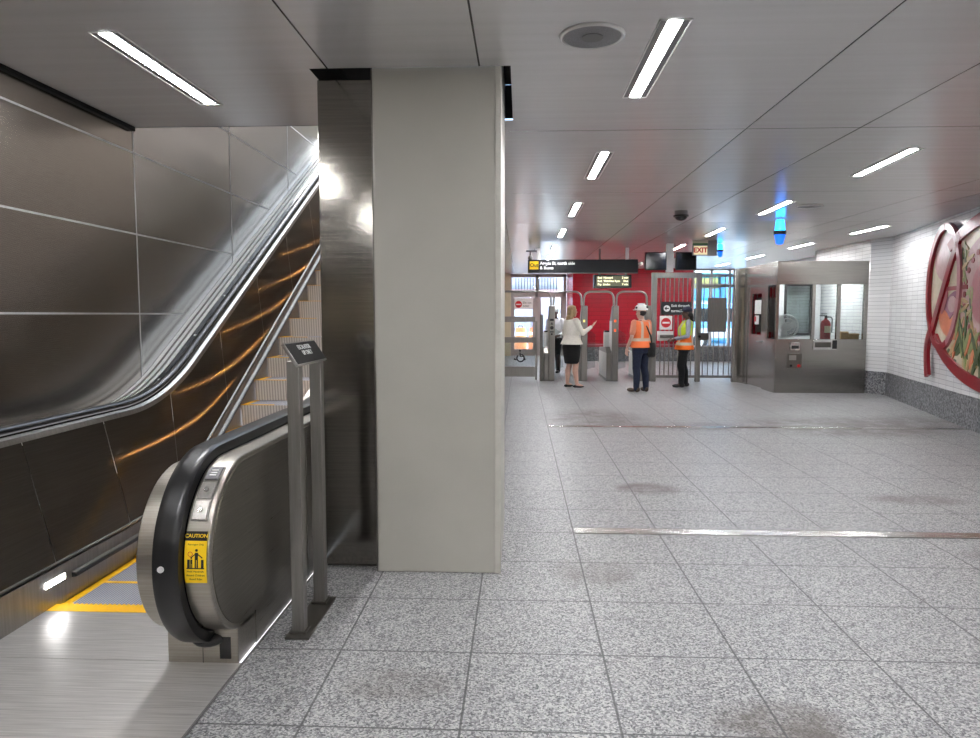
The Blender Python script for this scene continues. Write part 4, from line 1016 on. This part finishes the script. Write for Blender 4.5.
def person(label, loc, rz, H, sex, cfg):
    k = H/1.70
    root = thing('person', loc, label, 'person', None, rz)
    root.scale = (k,k,k)
    f = sex == 'f'
    hipw = .092; sh = .172 if f else .195
    hips = [V((hipw*s_,0,.88)) for s_ in (-1,1)]
    knees = [V(p) for p in cfg['knees']]; anks = [V(p) for p in cfg['ankles']]
    shs = [V((sh*s_, cfg.get('lean',0), 1.385)) for s_ in (-1,1)]
    elb = [V(p) for p in cfg['elbows']]; wri = [V(p) for p in cfg['wrists']]
    ly = cfg.get('lean', 0)
    if f: T = [(.80,.165,.120,0),(.90,.182,.135,0),(1.0,.165,.118,0),(1.08,.145,.105,0),(1.18,.152,.118,.012),(1.27,.160,.122,.018),(1.34,.165,.10,.005),(1.40,.125,.078,-.008),(1.435,.06,.058,-.008)]
    else: T = [(.80,.160,.115,0),(.90,.170,.125,0),(1.0,.160,.122,0),(1.08,.158,.118,.004),(1.18,.172,.122,.008),(1.28,.186,.124,.01),(1.35,.190,.105,.0),(1.405,.15,.085,-.008),(1.44,.07,.065,-.008)]
    g = cfg.get('girth', 1.0); T = [(z,a*(1+(g-1)*.8),b_*g,y) for z,a,b_,y in T]
    def ty(z): return ly*max(0,min(1,(z-.85)/.55))
    body = MB()
    body.loft([(0, y+ty(z), z, a, b_) for z,a,b_,y in T])
    body.cap((0,ly-.012,1.40),(0,ly+.008,1.50),.058 if not f else .050,.054 if not f else .047)
    hc = V((0, ly+.015, 1.585)); P = head(body, hc, cfg.get('hyaw',0), cfg.get('hpitch',0))
    lg = cfg.get('leg', 1.0)
    for i in (0,1):
        body.chain([(hips[i],.098*lg),(hips[i]*.5+knees[i]*.5,.078*lg),(knees[i],.056*lg)])
        cf = knees[i]*.68+anks[i]*.32 + V((0,-.022,0)); body.chain([(knees[i],.054*lg),(cf,.054*lg),(anks[i]+V((0,0,.03)),.036*lg)])
        fd = cfg['feet'][i]; q = V((fd[0],fd[1],0)).normalized(); body.cap(anks[i]+V((0,0,-.015)), V((anks[i].x,anks[i].y,.035))+q*.11, .036, .028)
        body.chain([(shs[i],.055),(shs[i]*.5+elb[i]*.5,.046 if not f else .043),(elb[i],.037 if not f else .034),(elb[i]*.6+wri[i]*.4,.036 if not f else .032),(wri[i],.025 if not f else .022)])
        hand(body, wri[i], cfg['hands'][i][0], cfg['hands'][i][1], cfg['hands'][i][2], cfg['hands'][i][3])
    bo = part('body', body, cfg['skin'], root, .0075, 4); face_bits(P, root, bo)
    def torso(ex, z0, z1, flare=0.0, neck=1.42):
        m_ = MB(); R = [(z,a,b_,y) for z,a,b_,y in T if z0 < z < z1]
        def at(z):
            for p, q in zip(T, T[1:]):
                if p[0] <= z <= q[0]:
                    t = (z-p[0])/(q[0]-p[0]); return tuple(p[j]+(q[j]-p[j])*t for j in range(4))
        R = [at(z0)] + R + [at(z1)]; R[0] = (z0,)+R[0][1:]; R[-1] = (z1,)+R[-1][1:]
        m_.loft([(0,y+ty(z),z,a+ex+flare*max(0,1-(z-z0)/.16),b_+ex+flare*max(0,1-(z-z0)/.16)) for z,a,b_,y in R]); return m_
    def sleeves(m_, to, ex, part_=1.0):
        for i in (0,1):
            if to == 'wrist': m_.chain([(shs[i],.058+ex),(shs[i]*.5+elb[i]*.5,.048+ex),(elb[i],.041+ex),(elb[i]*.1+wri[i]*.9,.030+ex)])
            elif to == 'elbow': m_.chain([(shs[i],.060+ex),(shs[i]*.25+elb[i]*.75,.052+ex)])
            else: m_.ell(shs[i]-V((.03*(1 if i else -1),0,-.0)), (.06+ex,.075+ex,.05+ex))
        return m_
    def legs(m_, ex, taper=1.0, bottom=.07):
        for i in (0,1):
            e = V((anks[i].x, anks[i].y, bottom))
            m_.chain([(hips[i]+V((0,0,-.02)),.105*lg+ex),(hips[i]*.5+knees[i]*.5,.084*lg+ex),(knees[i],.070*lg+ex),(knees[i]*.66+e*.34+V((0,-.018,0)),.066*lg+ex),(e,.050*lg+ex)])
        m_.loft([(0,ty(.8),.78,T[0][1]+ex+.004,T[0][2]+ex+.006),(0,ty(.9),.90,T[1][1]+ex,T[1][2]+ex+.004),(0,ty(1.0),.995,T[2][1]+ex,T[2][2]+ex)]); return m_
    return root, bo, P, torso, sleeves, legs, T, ty, anks, knees, hips, hc
# woman: cream jacket, black knee-length skirt, facing right with one hand raised
cfg = dict(skin='skin_light', knees=[(-.095,.015,.475),(.105,.04,.475)], ankles=[(-.11,-.03,.085),(.13,.05,.085)], feet=[(-.15,1),(.35,1)],
  elbows=[(-.27,-.02,1.10),(.265,.10,1.13)], wrists=[(-.22,.16,.99),(.235,.335,1.27)], girth=1.16, leg=1.12,
  hands=[((.2,.9,-.3),(1,0,0),1,.4),((-.1,.75,.55),(-.55,-.3,.75),1,.15)], hpitch=.05)
root, bo, P, torso, sleeves, legs, T, ty, anks, knees, hips, hc = person('blonde woman in cream jacket and black skirt gesturing with raised hand', (1.10,15.2,0), -1.08, 1.76, 'f', cfg)
j = torso(.022, .90, 1.415, .045); sleeves(j, 'wrist', .010); part('jacket', j, 'jacket_cream', root, .010, 8)
m_ = MB(); m_.loft([(0,.008,.50,.175,.135),(0,.006,.53,.180,.142),(0,.004,.70,.205,.165),(0,0,.84,.222,.178),(0,0,.95,.205,.160),(0,0,1.0,.185,.14)], 32); part('skirt', m_, 'skirt_black', root)
for i in (0,1):
    m_ = MB(); shoe(m_, anks[i], cfg['feet'][i], .235, .055, .040); part('shoe', m_, 'shoe_black', root, .008, 3)
h = MB(); h.ell(P(0,-.02,.045),(.087,.100,.088)); h.ell(P(0,-.055,-.02),(.090,.068,.11)); h.ell(P(0,-.062,-.10),(.088,.055,.11)); h.ell(P(-.068,-.005,-.04),(.026,.055,.115)); h.ell(P(.066,-.012,-.03),(.026,.048,.105)); h.ell(P(0,-.088,-.16),(.092,.052,.12)); h.ell(P(-.05,-.095,-.24),(.05,.04,.07)); h.ell(P(.045,-.095,-.23),(.05,.04,.07)); h.ell(P(-.02,.05,.085),(.05,.04,.03))
part('hair', h, 'hair_blonde', root, .009, 5)
# man in white hard hat, back turned
cfg = dict(skin='skin_light', knees=[(-.10,.02,.475),(.10,.0,.475)], ankles=[(-.115,.0,.09),(.125,-.03,.09)], feet=[(-.35,1),(.35,1)],
  elbows=[(-.285,-.03,1.11),(.27,.03,1.11)], wrists=[(-.30,.08,.885),(.23,.22,.98)], girth=1.12,
  hands=[((-.02,.2,-.97),(1,.1,0),1,.5),((-.45,.75,-.3),(-.6,0,-.6),1,.5)], hyaw=.25, hpitch=-.05)
root, bo, P, torso, sleeves, legs, T, ty, anks, knees, hips, hc = person('man in white hard hat, orange vest and jeans seen from behind', (2.44,14.35,0), .62, 1.725, 'm', cfg)
s_ = torso(.010, .93, 1.43); sleeves(s_, 'elbow', .006); part('shirt', s_, 'shirt_salmon', root, .010, 6)
v_ = torso(.028, .89, 1.41, .02); sleeves(v_, 'cap', .004); part('safety_vest', v_, 'vest_orange', root, .010, 8)
part('jeans', legs(MB(), .008), 'denim', root, .010, 5)
for i in (0,1):
    m_ = MB(); shoe(m_, anks[i], cfg['feet'][i], .29, .10, .05); part('boot', m_, 'boot_brown', root, .008, 3)
m_ = MB(); m_.ell(P(0,-.01,.075),(.118,.140,.105),None,28,16); b2 = bmesh.ops.bisect_plane(m_.b, geom=m_.b.verts[:]+m_.b.edges[:]+m_.b.faces[:], plane_co=P(0,0,.055), plane_no=(0,0,1), clear_inner=True)
bmesh.ops.holes_fill(m_.b, edges=m_.b.edges[:]); m_.ell(P(0,.012,.057),(.142,.175,.012),None,28,8); m_.box(-.012,.012,-.10,.10,0,.012, Matrix.Translation(P(0,-.01,.176))); hh = part('hard_hat', m_, 'hat_white', root, .006, 4)
part('hat_sticker', MB().ell(P(-.108,.035,.10),(.012,.030,.024)), 'black_matte', hh)
part('hat_sticker', MB().ell(P(-.0,-.146,.10),(.035,.010,.024)), 'black_matte', hh)
h = MB(); h.ell(P(0,-.035,.0),(.080,.075,.07)); part('hair', h, 'hair_dark', root)
st = MB(); st.tube([(-.09,.155,1.28),(-.11,.08,1.425),(-.07,-.06,1.43),(.0,-.155,1.30),(.09,-.175,1.12),(.18,-.12,.95)], .014, 8); part('bag_strap', st, 'black_matte', root)
m_ = MB(); m_.loft([(.16,-.13,.70,.075,.05),(.16,-.13,.74,.10,.065),(.15,-.135,.92,.10,.065),(.14,-.14,.99,.085,.05)], 20); part('shoulder_bag', m_, 'black_matte', root)
# worker in lime and orange vest, facing left
cfg = dict(skin='skin_dark', knees=[(-.09,.07,.475),(.09,.0,.475)], ankles=[(-.10,.06,.09),(.105,-.06,.09)], feet=[(-.1,1),(.1,1)], lean=-.06,
  elbows=[(-.255,-.04,1.10),(.255,-.06,1.10)], wrists=[(-.17,.20,1.03),(.16,.22,1.01)], girth=1.0,
  hands=[((.35,.85,-.25),(.5,0,-.6),1,.6),((-.35,.85,-.2),(-.5,0,-.6),-1,.6)], hpitch=-.02)
cfg['hands'][0] = ((.35,.85,-.25),(.6,0,-.5),1,.6); cfg['hands'][1] = ((-.35,.85,-.2),(-.6,0,-.5),1,.6)
root, bo, P, torso, sleeves, legs, T, ty, anks, knees, hips, hc = person('worker in lime and orange safety vest and navy cap facing left', (3.53,15.33,0), 1.48, 1.725, 'f', cfg)
s_ = torso(.010, .93, 1.42); sleeves(s_, 'wrist', .004); part('shirt', s_, 'shirt_grey', root, .010, 6)
v_ = torso(.034, .805, 1.405, .05); sleeves(v_, 'cap', .008); part('safety_vest', v_, 'vest_lime', root, .010, 8)
part('trousers', legs(MB(), .008), 'trouser_black', root, .010, 5)
for i in (0,1):
    m_ = MB(); shoe(m_, anks[i], cfg['feet'][i], .27, .09, .046); part('shoe', m_, 'shoe_black', root, .008, 3)
m_ = MB(); m_.ell(P(0,-.012,.058),(.088,.106,.082),None,24,14); m_.ell(P(0,.115,.045),(.062,.065,.010),None,20,8); part('cap', m_, 'cap_navy', root, .006, 4)
h = MB(); h.ell(P(0,-.05,-.01),(.083,.065,.085)); h.ell(P(0,-.095,-.10),(.05,.045,.10)); h.ell(P(0,-.11,-.21),(.035,.035,.10)); part('hair', h, 'hair_dark', root, .009, 5)
# person in white shirt beyond the first fare gate
cfg = dict(skin='skin_dark', knees=[(-.09,.03,.475),(.09,.02,.475)], ankles=[(-.10,.0,.09),(.10,.0,.09)], feet=[(-.2,1),(.2,1)],
  elbows=[(-.27,-.02,1.10),(.27,-.02,1.10)], wrists=[(-.22,.18,1.0),(.22,.18,1.0)], girth=1.05,
  hands=[((.3,.9,-.2),(.6,0,-.5),1,.6),((-.3,.9,-.2),(-.6,0,-.5),1,.6)])
root, bo, P, torso, sleeves, legs, T, ty, anks, knees, hips, hc = person('person in white shirt and cap standing beyond the first fare gate', (.93,18.95,0), 2.6, 1.74, 'm', cfg)
s_ = torso(.016, .93, 1.425); sleeves(s_, 'wrist', .006); part('shirt', s_, 'shirt_white', root, .010, 6)
part('trousers', legs(MB(), .006), 'trouser_black', root, .010, 5)
for i in (0,1):
    m_ = MB(); shoe(m_, anks[i], cfg['feet'][i], .28, .09, .047); part('shoe', m_, 'shoe_black', root, .008, 3)
m_ = MB(); m_.ell(P(0,-.012,.058),(.088,.106,.082),None,24,14); m_.ell(P(0,.115,.045),(.062,.065,.010),None,20,8); part('cap', m_, 'hat_white', root, .006, 4)

# ------------------------------------------------------------------ signs on the entrance doors
t = thing('door_sign', (-.02,26.94,1.9), 'white do not enter notice with red disc on the left glass door', 'sign')
MB().box(-.24,.46,26.955,26.965,1.78,2.20).build('plate', 'sign_white', t)
MB().cyl((-.08,26.948,1.96),(-.08,26.955,1.96),.13,seg=28).build('red_disc', 'sign_red', t); MB().box(-.17,.01,26.943,26.948,1.94,1.98).build('white_bar', 'sign_white', t.children[-1])
text('Do not', .11, facing_cam(.08,26.95,2.02), 'sign_black', t); text('enter', .11, facing_cam(.08,26.95,1.9), 'sign_black', t)

# ------------------------------------------------------------------ the street outside
mb = MB(); mb.quad((-20,27.05,-.02),(30,27.05,-.02),(30,60,-.02),(-20,60,-.02)); mb.quad((7.7,17,-.02),(30,17,-.02),(30,27.05,-.02),(7.7,27.05,-.02)); mb.quad((1.77,24.12,-.021),(7.7,24.12,-.021),(7.7,27.05,-.021),(1.77,27.05,-.021))
struct('street_ground', mb, 'outside_pavement')
def building(x0, x1, y, h, m, lab, wins, wm='glass_tint', name='building'):
    t = thing(name, ((x0+x1)/2,y+2,0), lab, 'building')
    MB().box(x0,x1,y,y+4,0,h).build('facade', m, t)
    for (a, b_, c2, d) in wins:
        f_ = MB().box(a-.06,b_+.06,y-.06,y,c2-.06,d+.06).build('window_frame', 'white_plastic', t); MB().box(a,b_,y-.075,y-.06,c2,d).build('pane', wm, f_)
    return t
t = building(-3,2.6,40,7,'facade_pale','pale shop building across the street seen through the left doors',[(-1.6,-.4,.6,2.6),(.2,1.6,.6,2.6),(-1.6,-.4,3.4,4.6),(.2,1.6,3.4,4.6)],'pane_lavender')
MB().box(-2,2.2,39.4,40,2.7,3.0).build('awning', 'art_pink', t)
t = building(6.5,11.0,40,4.4,'facade_teal','teal painted shopfront across the street seen through the barred gate',[(7.2,8.6,.5,2.3),(9.3,10.6,.5,2.3)],'sign_white')
MB().box(6.5,11.0,39.5,40,2.5,3.0).build('awning', 'facade_blue', t); MB().box(6.5,11.0,39.9,40,3.0,3.6).build('sign_band', 'facade_yellow', t)
t = building(11.1,14.8,39,5,'facade_blue','bright blue building at the right edge of the street window',[(11.6,12.6,.5,2.4),(13.2,14.2,.5,2.4)],'sign_white')
def barrel(x, y, lab):
    t = thing('traffic_barrel', (x,y,-.02), lab, 'traffic barrel', 'orange traffic barrels outside the doors')
    mb = MB(); mb.loft([(x,y,-.02,.36,.36),(x,y,.06,.36,.36),(x,y,.06,.29,.29),(x,y,.3,.28,.28),(x,y,.32,.265,.265),(x,y,.6,.255,.255),(x,y,.62,.24,.24),(x,y,.92,.225,.225),(x,y,1.0,.2,.2)], 24); mb.build('drum', 'orange_plastic', t)
    for z, r in ((.36,.268),(.68,.246)): MB().cyl((x,y,z),(x,y,z+.12),r,seg=24).build('reflective_band', 'sign_white', t)
    mb = MB(); mb.tube([(x-.08,y,.98),(x-.08,y,1.08),(x+.08,y,1.08),(x+.08,y,.98)], .02, 8); mb.build('handle', 'black_matte', t)
barrel(.0,30.6,'orange traffic barrel outside the doors, nearer the cream pillar'); barrel(.62,31.4,'orange traffic barrel outside the doors, farther from the cream pillar')
# parked van beyond the right window
def van(x, y):
    t = thing('parked_van', (x,y,-.02), 'blue and white van parked outside the street window', 'van')
    mb = MB(); mb.prism([(x-2.2,.35),(x+2.2,.35),(x+2.2,1.0),(x+1.7,1.15),(x+1.1,2.05),(x-2.15,2.1),(x-2.2,1.9)], 'Y', y-.9, y+.9); mb.build('body_shell', 'facade_blue', t, bev=.06)
    MB().box(x-2.1,x+1.9,y-.915,y-.9,.5,.95).build('side_stripe', 'sign_white', t)
    for a, b_ in ((x-1.9,x-.9),(x-.75,x+.2),(x+.35,x+1.15)): MB().box(a,b_,y-.92,y-.9,1.25,1.85).build('side_window', 'black_gloss', t)
    for wx in (x-1.4,x+1.4):
        MB().cyl((wx,y-.95,.33),(wx,y-.7,.33),.35,seg=28).build('wheel', 'black_rubber', t); MB().cyl((wx,y-.96,.33),(wx,y-.95,.33),.19,seg=20).build('hub_cap', 'steel_bright', t.children[-1])
van(9.6,33.5)

# ------------------------------------------------------------------ light, camera
def area(name, loc, rot, sx, sy, power, col=(1,1,1), spread=PI):
    L_ = bpy.data.lights.new(name, 'AREA'); L_.shape = 'RECTANGLE'; L_.size = sx; L_.size_y = sy; L_.energy = power; L_.color = col; L_.spread = spread
    o = bpy.data.objects.new(name, L_); COL.objects.link(o); o.location = loc; o.rotation_euler = rot; return o
area('stairwell_daylight', (-2.1,10.5,8.1), (0,0,0), 1.6, 9.0, 80, (.94,.97,1))
for p in ((5.15,.60),(6.0,1.09),(7.0,1.65),(7.8,2.10),(8.65,2.58),(9.5,3.06)):      # amber lamps under the right handrail, lighting the brushed panels opposite
    L_ = bpy.data.lights.new('amber_balustrade_lamp', 'SPOT'); L_.energy = 2.6; L_.color = (1,.5,.16); L_.shadow_soft_size = .006; L_.spot_size = math.radians(112); L_.spot_blend = .25
    o = bpy.data.objects.new('amber_balustrade_lamp', L_); COL.objects.link(o); o.location = (-1.602, *p); o.rotation_euler = Vector((-1,.15,-.42)).to_track_quat('-Z','Y').to_euler()
    MB().ell((-1.587,p[0],p[1]+.02),(.008,.02,.012),None,12,8).build('amber_lamp', 'led_amber', esc)
w = bpy.data.worlds.new('World'); SC.world = w; w.use_nodes = True
nt = w.node_tree; bg = nt.nodes['Background']
sky = nt.nodes.new('ShaderNodeTexSky'); sky.sky_type = 'HOSEK_WILKIE'; sky.turbidity = 4; sky.sun_direction = (.4,.3,.85)
nt.links.new(sky.outputs[0], bg.inputs[0]); bg.inputs[1].default_value = 9.0
sun = bpy.data.lights.new('sun', 'SUN'); sun.energy = 25.0; sun.angle = .05; so = bpy.data.objects.new('sun', sun); COL.objects.link(so); so.rotation_euler = (math.radians(40),0,math.radians(150)); so.location = (5,40,20)

cam = bpy.data.cameras.new('camera'); cam.sensor_width = 36; cam.sensor_fit = 'HORIZONTAL'; cam.lens = 702/980*36; cam.clip_start = .05; cam.clip_end = 200
co = bpy.data.objects.new('camera', cam); COL.objects.link(co); co.location = (0,0,1.567); co.rotation_euler = (PI/2-.0772, 0, .0435)
SC.camera = co
SC.view_settings.view_transform = 'Standard'; SC.view_settings.look = 'None'; SC.view_settings.exposure = .95
SC.cycles.use_denoising = True
SC.cycles.max_bounces = 8; SC.cycles.sample_clamp_indirect = 6
for o in list(bpy.data.objects):
    if '_off' in o: del o['_off']
